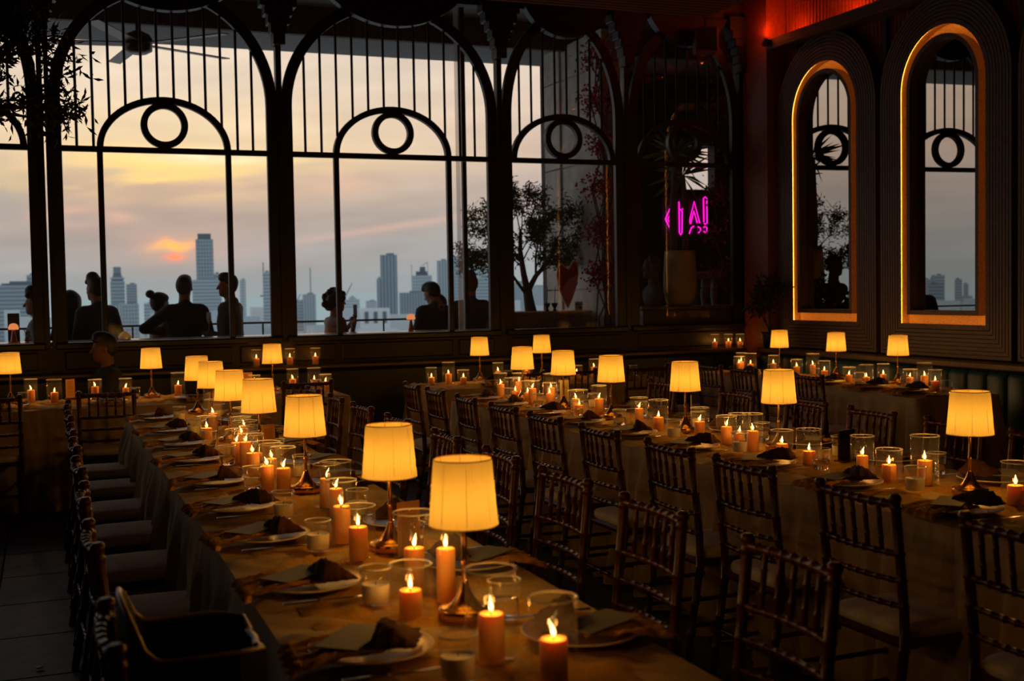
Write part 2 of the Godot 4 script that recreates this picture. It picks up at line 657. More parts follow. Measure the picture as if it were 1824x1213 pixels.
	M.overhang = mat(Color8(120, 120, 120), 0.85)
	M.beam = mat(Color8(70, 48, 38), 0.7)
	M.bark = noisy(mat(Color.WHITE, 0.95), Color8(86, 70, 56), Color8(56, 44, 34), 0.08, Vector3(8, 3, 8))
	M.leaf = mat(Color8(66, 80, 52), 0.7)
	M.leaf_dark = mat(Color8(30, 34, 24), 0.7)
	M.bloom = mat(Color8(140, 28, 58), 0.7)
	M.bronze = mat(Color8(70, 48, 34), 0.25, 0.8)
	M.counter = mat(Color8(206, 188, 170), 0.12)
	M.vase = noisy(mat(Color.WHITE, 0.8), Color8(132, 118, 102), Color8(112, 98, 84), 0.05, Vector3(3, 3, 3))
	M.statue = mat(Color8(44, 38, 34), 0.8)
	M.neon = glow(Color8(255, 20, 190), 2.2)
	M.copper = mat(Color8(150, 84, 60), 0.35, 0.7)
	M.dome_glow = glow(Color8(255, 150, 88), 0.75)


# ------------------------------------------------------------------ the room
func room() -> void:
	var s := st()
	box2(s, Vector3(-8.4, -0.14, -11.25), Vector3(7.5, -0.012, 3.2))
	var fl := struct("floor", s, M.grout)
	var tile := st()
	cbox(tile, Vector3(0, -0.008, 0), Vector3(0.652, 0.016, 0.652), 0.003)
	tile.generate_normals()
	var tm := tile.commit()
	for i in range(-3, 11):
		for k in range(0, 15):
			var t := partm("floor_tile", tm, M["tile_%d" % ((i * 5 + k * 7 + i * k + 30) % 3)], fl)
			t.position = Vector3(-0.295 + 0.66 * (i + 0.5), 0.0, -1.35 - 0.66 * (k + 0.5))
	s = st()
	box2(s, Vector3(-8.4, 5.2, -11.25), Vector3(7.5, 5.4, 3.2))
	var ce := struct("ceiling", s, M.ceiling)
	s = st()
	box2(s, Vector3(-8.0, 4.2, -10.0), Vector3(6.0, 4.42, 3.0), 0.01)
	part("soffit", s, M.soffit, ce)
	s = st()
	for k in 14:
		cbox(s, Vector3(-1.0, 4.192, -9.95 + 0.09 * k), Vector3(13.98, 0.016, 0.05), 0.004)
	part("soffit_slats", s, M.soffit, ce, "stuff")
	s = st()
	box2(s, Vector3(-8.4, 0, -11.25), Vector3(-8.2, 5.2, 3.2))
	struct("wall_left", s, M.wall_dark)
	s = st()
	box2(s, Vector3(-8.2, 0, 3.0), Vector3(7.3, 5.2, 3.2))
	struct("wall_front", s, M.wall_dark)


const BAYS := [[-7.85, -5.9, -7.46, -6.28, 0], [-5.62, -3.67, -5.23, -4.05, 0], [-3.39, -1.53, -3.05, -1.87, 0], [-1.29, -0.12, -1.29, -0.12, 0], [0.16, 1.95, 0.45, 1.62, 12], [2.19, 4.14, 2.58, 3.76, 12], [4.40, 5.56, 4.40, 5.56, 8], [5.82, 6.97, 5.82, 6.97, 8]]


func windows() -> void:
	var s := st()
	box2(s, Vector3(-8.2, 0, WZ - 0.08), Vector3(7.1, 1.16, WZ + 0.05))
	box2(s, Vector3(-8.2, 1.16, WZ - 0.08), Vector3(-7.98, 5.2, WZ + 0.05))
	box2(s, Vector3(-7.98, 4.42, WZ - 0.08), Vector3(7.1, 5.2, WZ + 0.05))
	box2(s, Vector3(7.06, 1.16, WZ - 0.08), Vector3(7.1, 4.42, WZ + 0.05))
	var wb := struct("wall_back", s, M.panel_dark)
	var xf := Transform3D(Basis(), Vector3(0, 0, WZ))
	for k in BAYS.size():
		var b: Array = BAYS[k]
		var xl: float = b[0]
		var xr: float = b[1]
		var sl: float = b[2]
		var sr: float = b[3]
		var c := (xl + xr) / 2.0
		var a := (xr - xl) / 2.0
		var sc := (sl + sr) / 2.0
		var sa := (sr - sl) / 2.0
		var w := structure("window_%d" % (k + 1))
		# jambs and the large arch in one sweep
		var pts := PackedVector2Array([Vector2(xl, 1.2)])
		pts.append_array(ring_pts(Vector2(c, 3.35), a, 0.96, PI, 0.0, 40))
		pts.append(Vector2(xr, 1.2))
		s = st()
		band(s, pts, 0.0, 0.1, -0.02, 0.035, xf)
		part("arch_frame", s, M.frame, w)
		s = st()
		box2(s, Vector3(xl - 0.1, 1.14, WZ - 0.07), Vector3(xr + 0.1, 1.2, WZ + 0.1), 0.012)
		part("sill", s, M.frame, w)
		s = st()
		box2(s, Vector3(xl - 0.02, 2.884, WZ - 0.03), Vector3(xr + 0.02, 2.934, WZ + 0.03), 0.006)
		part("transom", s, M.frame, w)
		# the lower arch, its mullions and the ring
		if sl > xl + 0.05:
			for x in [sl + 0.025, sr - 0.025]:
				s = st()
				box2(s, Vector3(x - 0.025, 1.2, WZ - 0.03), Vector3(x + 0.025, 2.9, WZ + 0.03), 0.006)
				part("mullion", s, M.frame, w)
		s = st()
		band(s, ring_pts(Vector2(sc, 2.92), sa, 0.47, PI, 0.0, 32), -0.057, 0.0, -0.03, 0.03, xf)
		part("lower_arch", s, M.frame, w)
		s = st()
		band(s, ring_pts(Vector2(sc, 3.138), 0.205, 0.205, 0.0, TAU * 35.0 / 36.0, 35), -0.002, 0.056, -0.03, 0.03, xf, true)
		part("ring", s, M.frame, w)
		# upright rods
		var n: int = b[4] if b[4] else (12 if a > 0.7 else 8)
		for i in n:
			var x := xl + 0.125 + (xr - xl - 0.25) * i / (n - 1.0) if n == 12 else xl + 0.1 + (xr - xl - 0.24) * i / (n - 1.0)
			var y0 := 2.92
			if absf(x - sc) < sa - 0.02:
				y0 += 0.45 * sqrt(1.0 - pow((x - sc) / sa, 2.0))
			var y1 := 3.35 + 0.97 * sqrt(maxf(0.0, 1.0 - pow((x - c) / a, 2.0)))
			s = st()
			bar(s, Vector3(x, y0, WZ), Vector3(x, y1, WZ), 0.0125, 6)
			part("glazing_rod", s, M.frame, w)
		# the dark medallion that hangs over the crown of the arch
		var r := 0.94 if a > 0.7 else 0.51
		var cy := 4.15 + r
		s = st()
		var dp := PackedVector2Array()
		var h := acos((cy - 4.46) / r)
		for i in 25:
			var t := -PI / 2 - h + 2.0 * h * i / 24.0
			dp.append(Vector2(c + 0.02 + cos(t) * r, cy + sin(t) * r))
		plate(s, dp, 0.0, 0.1, xf)
		part("medallion", s, M.frame, w)
		s = st()
		box2(s, Vector3(xl - 0.1, 1.18, WZ - 0.018), Vector3(xr + 0.1, 2.9, WZ - 0.014))
		part("lower_pane", s, M.pane, w)
		s = st()
		box2(s, Vector3(xl - 0.1, 2.9, WZ - 0.018), Vector3(xr + 0.1, 4.44, WZ - 0.014))
		part("upper_pane", s, M.pane, w)
		# wainscot panels under the sill
		var edges := [xl - 0.06, sl, sr, xr + 0.06] if sl > xl + 0.05 else [xl - 0.06, xr + 0.06]
		for i in edges.size() - 1:
			s = st()
			box2(s, Vector3(edges[i] + 0.03, 0.96, WZ + 0.04), Vector3(edges[i + 1] - 0.03, 1.12, WZ + 0.066), 0.01)
			part("wainscot_panel", s, M.panel_dark, wb)
	# posts between the bays and their stepped pendants
	for k in BAYS.size() + 1:
		var x0: float = BAYS[k - 1][1] if k > 0 else -8.09
		var x1: float = BAYS[k][0] if k < BAYS.size() else 7.21
		var x := (x0 + x1) / 2.0
		var p := structure("trim_%d" % (k + 1))
		s = st()
		if k == 4:
			box2(s, Vector3(-0.03, 1.16, WZ - 0.05), Vector3(0.016, 4.0, WZ + 0.05), 0.004)
			box2(s, Vector3(0.03, 1.16, WZ - 0.05), Vector3(0.07, 4.0, WZ + 0.05), 0.004)
		else:
			box2(s, Vector3(x - 0.026, 1.16, WZ - 0.05), Vector3(x + 0.026, 4.0, WZ + 0.05), 0.004)
		part("post", s, M.frame, p)
		s = st()
		for q in [[0.055, 3.9, 4.02], [0.075, 4.0, 4.1], [0.1, 4.09, 4.18], [0.13, 4.17, 4.26], [0.17, 4.25, 4.36], [0.2, 4.34, 4.5]]:
			box2(s, Vector3(x - q[0], q[1], WZ - 0.02), Vector3(x + q[0], q[2], WZ + 0.14), 0.008)
		part("stepped_pendant", s, M.frame, p)


func niche_path(zc: float) -> PackedVector2Array:
	var p := PackedVector2Array([Vector2(zc - 0.532, 1.225), Vector2(zc + 0.532, 1.225)])
	p.append_array(ring_pts(Vector2(zc, 3.29), 0.532, 0.532, 0.0, PI, 28))
	return p


const MIRROR_TURN := -2.2      # the mirrors hang a little askew


func mirror_wall() -> void:
	var s := st()
	box2(s, Vector3(7.35, 0, -11.25), Vector3(7.55, 5.2, 3.2))
	box2(s, Vector3(7.1, 0, -11.2), Vector3(7.35, 5.2, -10.64))
	var wr := struct("wall_right", s, M.red_wall)
	# upright flutes behind and above the arched panels
	s = st()
	for k in 150:
		var z := -10.64 + 0.055 * k
		var pts := []
		for i in 5:
			var t := PI * i / 4.0
			pts.append(Vector3(7.35 - 0.02 * sin(t), 0.0, z + 0.0275 - 0.0245 * cos(t)))
		for i in 4:
			quad(s, pts[i] + Vector3(0, 0.9, 0), pts[i] + Vector3(0, 5.2, 0), pts[i + 1] + Vector3(0, 5.2, 0), pts[i + 1] + Vector3(0, 0.9, 0))
	part("flutes", s, M.red_wall, wr, "stuff")
	var tr := structure("trim_8")
	s = st()
	box2(s, Vector3(7.1, 4.06, -10.66), Vector3(7.35, 4.1, -3.0), 0.01)
	box2(s, Vector3(7.1, 4.09, -10.66), Vector3(7.12, 4.17, -3.0), 0.005)  # raised lip added to keep the red cove light off the tables
	part("cornice", s, M.rib_wood, tr)
	s = st()
	box2(s, Vector3(7.05, 0.885, -10.8), Vector3(7.35, 0.945, -3.0), 0.012)
	part("dado_ledge", s, M.ledge, tr)
	var xf := Transform3D(Basis(Vector3(0, 0, 1), Vector3(0, 1, 0), Vector3(-1, 0, 0)), Vector3(WX, 0, 0))
	var place := ["nearest the window corner", "second from the window corner", "third from the window corner"]
	for k in 3:
		var zc := -9.82 + 1.665 * k
		var p := niche_path(zc)
		s = st()
		box2(s, Vector3(7.28, 0.945, zc + 0.81), Vector3(7.35, 4.1, zc + 0.855))
		part("divider", s, M.black, tr)
		var pan := base("arched_mirror_panel", "tall arched mirror with ribbed surround and amber lit cove, " + place[k], "mirror", Vector3.ZERO, 0.0, "arched mirrors on the right wall")
		s = st()
		band(s, p, -0.268, 0.0, -0.149, -0.03, xf, true)
		part("surround", s, M.rib_wood, pan)
		s = st()
		for i in 8:
			band(s, p, -0.028 - 0.034 * i, -0.002 - 0.034 * i, -0.04, 0.0, xf, true)
		part("ribs", s, M.rib_wood, pan, "stuff")
		s = st()
		band(s, p, 0.0, 0.1, -0.149, -0.1, xf, true)
		part("cove", s, M.niche, pan)
		s = st()
		band(s, p, -0.002, 0.004, -0.1, -0.001, xf, true)
		part("reveal", s, M.niche, pan)
		s = st()
		band(s, p, -0.002, 0.014, -0.006, 0.001, xf, true)
		part("lip", s, M.rib_wood, pan)
		s = st()
		band(s, p, 0.003, 0.011, -0.011, -0.007, xf, true)
		part("led_strip", s, M.led, pan)
		s = st()
		band(s, p, 0.092, 0.132, -0.149, 0.0, xf, true)
		part("inner_frame", s, M.rib_wood, pan)
		s = st()
		plate(s, offset(p, 0.127, true), -0.085, -0.07, Transform3D(Basis(Vector3.UP, deg_to_rad(MIRROR_TURN)), Vector3(WX, 0, zc) - Basis(Vector3.UP, deg_to_rad(MIRROR_TURN)) * Vector3(WX, 0, zc)) * xf)
		part("mirror_glass", s, M.mirror, pan)
		# the strip's own light
		var q := offset(p, 0.03, true)
		var run := [0, 1, 29]
		for i in run.size():
			var at: Vector2 = q[run[i]]
			for t in [0.1, 0.5, 0.9]:
				var nx: Vector2 = q[(run[i] + 1) % q.size()] if i == 0 else (Vector2(at.x, 3.2) if i == 1 else Vector2(at.x, 1.3))
				var pp := at.lerp(nx, t)
				var o := OmniLight3D.new()
				o.name = "cove_light"
				o.light_color = Color8(255, 150, 50)
				o.light_energy = 0.0001
				o.omni_range = 6.0
				o.omni_attenuation = 2.0
				o.light_size = 0.012
				o.shadow_enabled = true
				o.position = xf * Vector3(pp.x, pp.y, -0.05)
				add_child(o, true)


func banquettes() -> void:
	var t := base("wall_banquette", "teal channel-backed banquette running under the arched mirrors", "bench", Vector3(6.95, 0, -7.5))
	var s := st()
	box2(s, Vector3(-0.17, 0.0, -3.3), Vector3(0.24, 0.34, 3.9), 0.01)
	part("plinth", s, M.seat_black, t)
	s = st()
	box2(s, Vector3(-0.19, 0.34, -3.3), Vector3(0.13, 0.46, 3.9), 0.03)
	part("seat", s, M.teal, t)
	s = st()
	for i in 9:
		var a := PI * i / 8.0
		var b := PI * (i + 1) / 8.0
		if i == 8:
			break
		var p0 := Vector3(0.15 - 0.06 * pow(sin(a), 0.6), 0, -0.108 * cos(a))
		var p1 := Vector3(0.15 - 0.06 * pow(sin(b), 0.6), 0, -0.108 * cos(b))
		quad(s, p0 + Vector3(0, 0.44, 0), p0 + Vector3(0, 0.83, 0), p1 + Vector3(0, 0.83, 0), p1 + Vector3(0, 0.44, 0))
		var c0 := Vector3(0.19, 0.882, p0.z * 0.94)
		var c1 := Vector3(0.19, 0.882, p1.z * 0.94)
		var m0 := (p0 + Vector3(0, 0.83, 0)).lerp(c0, 0.4) + Vector3(0, 0.022, 0)
		var m1 := (p1 + Vector3(0, 0.83, 0)).lerp(c1, 0.4) + Vector3(0, 0.022, 0)
		quad(s, p0 + Vector3(0, 0.83, 0), m0, m1, p1 + Vector3(0, 0.83, 0))
		quad(s, m0, c0, c1, m1)
		quad(s, c0, c0 + Vector3(0.05, -0.02, 0), c1 + Vector3(0.05, -0.02, 0), c1)
	s.generate_normals()
	var ch := s.commit()
	for k in 32:
		partm("back_channel", ch, M.teal, t).position = Vector3(0, 0, -3.18 + 0.22 * k)
	t = base("window_banquette", "black upholstered banquette running below the arched windows", "bench", Vector3(1.8, 0, -10.7))
	s = st()
	box2(s, Vector3(-5.2, 0.0, -0.3), Vector3(4.8, 0.36, 0.18), 0.01)
	part("plinth", s, M.seat_black, t)
	s = st()
	box2(s, Vector3(-5.2, 0.36, -0.2), Vector3(4.8, 0.47, 0.2), 0.03)
	part("seat", s, M.seat_black, t)
	s = st()
	box2(s, Vector3(-5.2, 0.4, -0.36), Vector3(4.8, 0.895, -0.16), 0.03)
	part("backrest", s, M.seat_black, t)
	var tr := structure("trim_9")
	s = st()
	box2(s, Vector3(-3.6, 0.9, -11.1), Vector3(6.96, 0.935, -10.82), 0.008)
	part("window_ledge", s, M.ledge, tr)


# ------------------------------------------------------------------ tables
# name, x0, x1, z0, z1 of each table top; the runner follows the long side
const TABLES := [["left long table", 0.49, 1.30, -8.65, -1.75], ["middle long table", 2.84, 3.74, -8.5, -2.2], ["left window table", -1.6, 2.27, -10.28, -9.42], ["middle window table", 3.03, 5.25, -10.28, -9.5], ["table under mirrors", 5.84, 6.6, -10.05, -6.87]]


func cloth_mesh(x0: float, x1: float, z0: float, z1: float, sd: int) -> SurfaceTool:
	var s := st()
	var n := FastNoiseLite.new()
	n.seed = sd
	n.frequency = 1.0
	n.fractal_type = FastNoiseLite.FRACTAL_NONE
	var long_z := z1 - z0 > x1 - x0
	var hgt := func(x: float, z: float) -> float:
		var u := (x if long_z else z)
		var v := (z if long_z else x)
		var e := minf(minf(x - x0, x1 - x), minf(z - z0, z1 - z))
		var wr := n.get_noise_2d(u * 2.0 + v * 1.5 + 0.5 * n.get_noise_2d(u * 3.0, v * 3.0 + 50.0), v * 4.5 - u * 2.0)
		return TOP + clampf(e * 30.0, 0.0, 1.0) * 0.02 * pow(clampf(1.0 - absf(wr) * 2.0, 0.0, 1.0), 1.5)
	var nx := int((x1 - x0) / 0.035)
	var nz := int((z1 - z0) / 0.035)
	var pt := func(i: int, k: int) -> Vector3:
		var x := lerpf(x0, x1, float(i) / nx)
		var z := lerpf(z0, z1, float(k) / nz)
		return Vector3(x, hgt.call(x, z), z)
	var row := []
	for i in nx + 1:
		row.append(pt.call(i, 0))
	for k in nz:
		var nxt := []
		for i in nx + 1:
			nxt.append(pt.call(i, k + 1))
		for i in nx:
			quad(s, row[i], row[i + 1], nxt[i + 1], nxt[i])
		row = nxt
	# skirt: round the edge, hanging in folds that deepen downwards
	var per := []
	var step := 0.03
	var corners := [Vector2(x0, z0), Vector2(x1, z0), Vector2(x1, z1), Vector2(x0, z1)]
	for q in 4:
		var a: Vector2 = corners[q]
		var b: Vector2 = corners[(q + 1) % 4]
		var m := int(a.distance_to(b) / step)
		var nrm := Vector2((b - a).normalized().y, -(b - a).normalized().x)
		for i in m:
			var p := a.lerp(b, float(i) / m)
			var dc := minf(p.distance_to(a), p.distance_to(b))
			per.append([p, nrm, dc, q])
	var cnt := per.size()
	var rows := 12
	var grid := []
	for j in rows + 1:
		var t := float(j) / rows
		var ring := []
		for i in cnt:
			var p: Vector2 = per[i][0]
			var nr: Vector2 = per[i][1]
			var corner := exp(-per[i][2] / 0.1)
			if per[i][2] < 1e-4:
				nr = (nr + per[(i - 1 + cnt) % cnt][1]).normalized()
			var wv := n.get_noise_2d(i * 0.2, 3.0 + t * 0.4) + 0.7 * n.get_noise_2d(i * 0.55, 9.0 + t * 0.4)
			var o := 0.004 + 0.012 * (1.0 - pow(1.0 - t, 3.0)) + (0.02 + 0.09 * t) * (0.3 + wv) * smoothstep(0.0, 0.25, t) + 0.05 * corner * t
			p += nr * maxf(0.003, o)
			ring.append(Vector3(p.x, lerpf(TOP - 0.003, 0.02, t), p.y))
		grid.append(ring)
	for i in cnt:
		var k := (i + 1) % cnt
		for j in rows:
			quad(s, grid[j][k], grid[j + 1][k], grid[j + 1][i], grid[j][i])
	for i in cnt:
		var k := (i + 1) % cnt
		var a: Vector2 = per[i][0]
		var b: Vector2 = per[k][0]
		quad(s, Vector3(a.x, TOP, a.y), Vector3(b.x, TOP, b.y), grid[0][k], grid[0][i])
	return s


func runner_mesh(x0: float, x1: float, z0: float, z1: float, sd: int, drop := 0.0) -> SurfaceTool:
	var s := st()
	var n := FastNoiseLite.new()
	n.seed = sd
	n.frequency = 1.0
	n.fractal_type = FastNoiseLite.FRACTAL_NONE
	var along := z1 - z0 > x1 - x0
	var lenv := (z1 - z0) if along else (x1 - x0)
	var wid := (x1 - x0) if along else (z1 - z0)
	var nu := 32
	var nv := int(lenv / 0.025)
	var p := func(i: int, k: int) -> Vector3:
		var u := float(i) / nu
		var v := float(k) / nv * lenv
		var e := minf(u, 1.0 - u) * 2.0
		var wob := 0.035 * n.get_noise_2d(v * 2.2, 5.0 if u < 0.5 else 15.0) * (1.0 - e)
		var wp := n.get_noise_2d(v * 1.3, u * 1.5 + 40.0)
		var f1 := clampf(1.0 - 2.0 * absf(n.get_noise_2d(u * 3.6 + v * 2.2 + 1.4 * wp, v * 2.0)), 0.0, 1.0)
		var f2 := clampf(1.0 - 2.2 * absf(n.get_noise_2d(u * 2.6 - v * 4.4 + wp, v * 1.5 + 9.0)), 0.0, 1.0)
		var y := TOP + 0.0025 + (0.002 + 0.015 * pow(f1, 1.6) + 0.012 * pow(f2, 1.8)) * clampf(e * 6.0, 0.0, 1.0)
		var a := (u - 0.5) * wid + wob
		return Vector3((x0 + x1) / 2.0 + a, y, z0 + v) if along else Vector3(x0 + v, y, (z0 + z1) / 2.0 + a)
	var row := []
	for i in nu + 1:
		row.append(p.call(i, 0))
	for k in nv:
		var nxt := []
		for i in nu + 1:
			nxt.append(p.call(i, k + 1))
		for i in nu:
			if along:
				quad(s, row[i], row[i + 1], nxt[i + 1], nxt[i])
			else:
				quad(s, row[i], nxt[i], nxt[i + 1], row[i + 1])
		row = nxt
	return s


func tables() -> void:
	var k := 0
	for q in TABLES:
		var x0: float = q[1]
		var x1: float = q[2]
		var z0: float = q[3]
		var z1: float = q[4]
		var c := Vector3((x0 + x1) / 2.0, 0, (z0 + z1) / 2.0)
		var t := base("banquet_table", "table top and folding legs beneath the cloth of the " + q[0], "table", c)
		var s := st()
		cbox(s, Vector3(0, 0.735, 0), Vector3(x1 - x0 - 0.02, 0.03, z1 - z0 - 0.02), 0.004)
		part("tabletop", s, M.wood, t)
		for sx in [-1, 1]:
			for sz in [-1, 1]:
				s = st()
				bar(s, Vector3(sx * ((x1 - x0) / 2 - 0.1), 0, sz * ((z1 - z0) / 2 - 0.2)), Vector3(sx * ((x1 - x0) / 2 - 0.1), 0.72, sz * ((z1 - z0) / 2 - 0.2)), 0.02)
				part("leg", s, M.black, t)
		one("tablecloth", cloth_mesh(x0, x1, z0, z1, 5 + k), M.cloth, "sand coloured floor-length cloth over the " + q[0], "tablecloth", "floor-length tablecloths")
		var w := 0.31
		var along := z1 - z0 > x1 - x0
		var r := runner_mesh(c.x - w if along else x0 + 0.03, c.x + w if along else x1 - 0.03, z0 + 0.03 if along else c.z - 0.28, z1 - 0.03 if along else c.z + 0.28, 31 + k)
		one("table_runner", r, M.runner, "crinkled mustard gauze runner along the middle of the " + q[0], "table runner", "mustard gauze runners")
		k += 1


# ------------------------------------------------------------------ chairs: x, z of the back posts' middle, the way they face
func make_chair() -> Node3D:
	var t := base("banquet_chair", "", "chair", Vector3.ZERO, 0.0, "spindle-back banquet chairs")
	var post := func(y: float) -> float: return -0.03 + 0.075 * y / 0.45 if y < 0.45 else lerpf(0.045, 0.0, (y - 0.45) / 0.47)
	for sx in [-1.0, 1.0]:
		var s := st()
		var pts := []
		var rad := []
		for y in [0.0, 0.02, 0.12, 0.125, 0.13, 0.25, 0.255, 0.26, 0.4, 0.405, 0.41, 0.53, 0.545, 0.55, 0.555, 0.62, 0.63, 0.635, 0.64, 0.71, 0.718, 0.724, 0.73, 0.86, 0.868, 0.874, 0.88, 0.893, 0.9, 0.912, 0.92]:
			var r := 0.0165 if y < 0.9 else (0.0205 if y < 0.915 else 0.012)
			if y == 0.125 or y == 0.255 or y == 0.405 or y == 0.55 or y == 0.635 or y == 0.724 or y == 0.874:
				r = 0.0205
			pts.append(Vector3(sx * 0.19, y, post.call(y)))
			rad.append(r)
		tube(s, pts, rad, 10)
		part("back_post", s, M.wood, t)
	for sx in [-1.0, 1.0]:
		var s := st()
		turned(s, Vector3(sx * 0.195, 0, 0.4), Vector3(sx * 0.19, 0.43, 0.395), 0.0155, [0.3, 0.33, 0.62, 0.65, 0.93])
		part("front_leg", s, M.wood, t)
	for q in [["top_rail", 0.885, 0.0135], ["lower_rail", 0.722, 0.011], ["cross_rail", 0.633, 0.0095], ["cross_rail", 0.548, 0.0095]]:
		var s := st()
		var z: float = post.call(q[1])
		turned(s, Vector3(-0.18, q[1], z), Vector3(0.18, q[1], z), q[2], [0.1, 0.24, 0.38, 0.5, 0.62, 0.76, 0.9], Vector3(0, 0, -0.02))
		part(q[0], s, M.wood, t)
	for i in 5:
		var u := (i + 1) / 6.0
		var x := lerpf(-0.18, 0.18, u)
		var bow := -0.02 * 4.0 * u * (1.0 - u)
		var s := st()
		turned(s, Vector3(x, 0.722, post.call(0.722) + bow), Vector3(x, 0.885, post.call(0.885) + bow), 0.0085, [0.3, 0.68], Vector3.ZERO, 6)
		part("spindle", s, M.wood, t)
	var s := st()
	cbox(s, Vector3(0, 0.425, 0.22), Vector3(0.41, 0.032, 0.39), 0.012)
	part("seat_frame", s, M.wood, t)
	# the padded cushion, its corners cut round the posts
	s = st()
	var out := PackedVector2Array()
	for q in 40:
		var a := TAU * q / 40.0
		var cx := signf(cos(a)) * pow(absf(cos(a)), 0.35)
		var cz := signf(sin(a)) * pow(absf(sin(a)), 0.35)
		out.append(Vector2(cx * 0.2, 0.23 + cz * 0.195))
	var lv := [[0.97, 0.44], [1.0, 0.452], [1.0, 0.466], [0.96, 0.478], [0.8, 0.486], [0.4, 0.491], [0.0, 0.493]]
	for j in lv.size() - 1:
		for i in 40:
			var m := Vector2(0, 0.23)
			var k := (i + 1) % 40
			var a0: Vector2 = m + (out[i] - m) * lv[j][0]
			var a1: Vector2 = m + (out[k] - m) * lv[j][0]
			var b0: Vector2 = m + (out[i] - m) * lv[j + 1][0]
			var b1: Vector2 = m + (out[k] - m) * lv[j + 1][0]
			if j == lv.size() - 2:
				tri(s, Vector3(a1.x, lv[j][1], a1.y), Vector3(0, lv[j + 1][1], 0.23), Vector3(a0.x, lv[j][1], a0.y))
			else:
				quad(s, Vector3(a1.x, lv[j][1], a1.y), Vector3(b1.x, lv[j + 1][1], b1.y), Vector3(b0.x, lv[j + 1][1], b0.y), Vector3(a0.x, lv[j][1], a0.y))
	part("seat_cushion", s, M.cushion, t)
	for q in [[Vector3(-0.193, 0.16, 0.0), Vector3(-0.193, 0.16, 0.4)], [Vector3(0.193, 0.16, 0.0), Vector3(0.193, 0.16, 0.4)], [Vector3(-0.193, 0.27, 0.02), Vector3(-0.193, 0.27, 0.4)], [Vector3(0.193, 0.27, 0.02), Vector3(0.193, 0.27, 0.4)], [Vector3(-0.19, 0.22, 0.4), Vector3(0.19, 0.22, 0.4)], [Vector3(-0.19, 0.2, 0.005), Vector3(0.19, 0.2, 0.005)]]:
		s = st()
		turned(s, q[0], q[1], 0.0095, [0.3, 0.5, 0.7], Vector3.ZERO, 6)
		part("stretcher", s, M.wood, t)
	return t


const A_LEFT := [-2.58, -3.6, -4.4, -5.16, -5.9, -6.6, -7.38, -8.15]
const A_RIGHT := [-2.55, -3.29, -3.97, -4.63, -5.37, -6.21, -6.99, -7.68, -8.42]
const D_LEFT := [-2.54, -3.24, -3.93, -4.52, -5.22, -5.9, -6.53, -7.2, -7.85, -8.42]
const D_RIGHT := [-4.04, -4.62, -5.25, -5.85, -6.6, -7.6]
const E_LEFT := [-7.6, -8.02, -8.5, -9.05, -9.64]


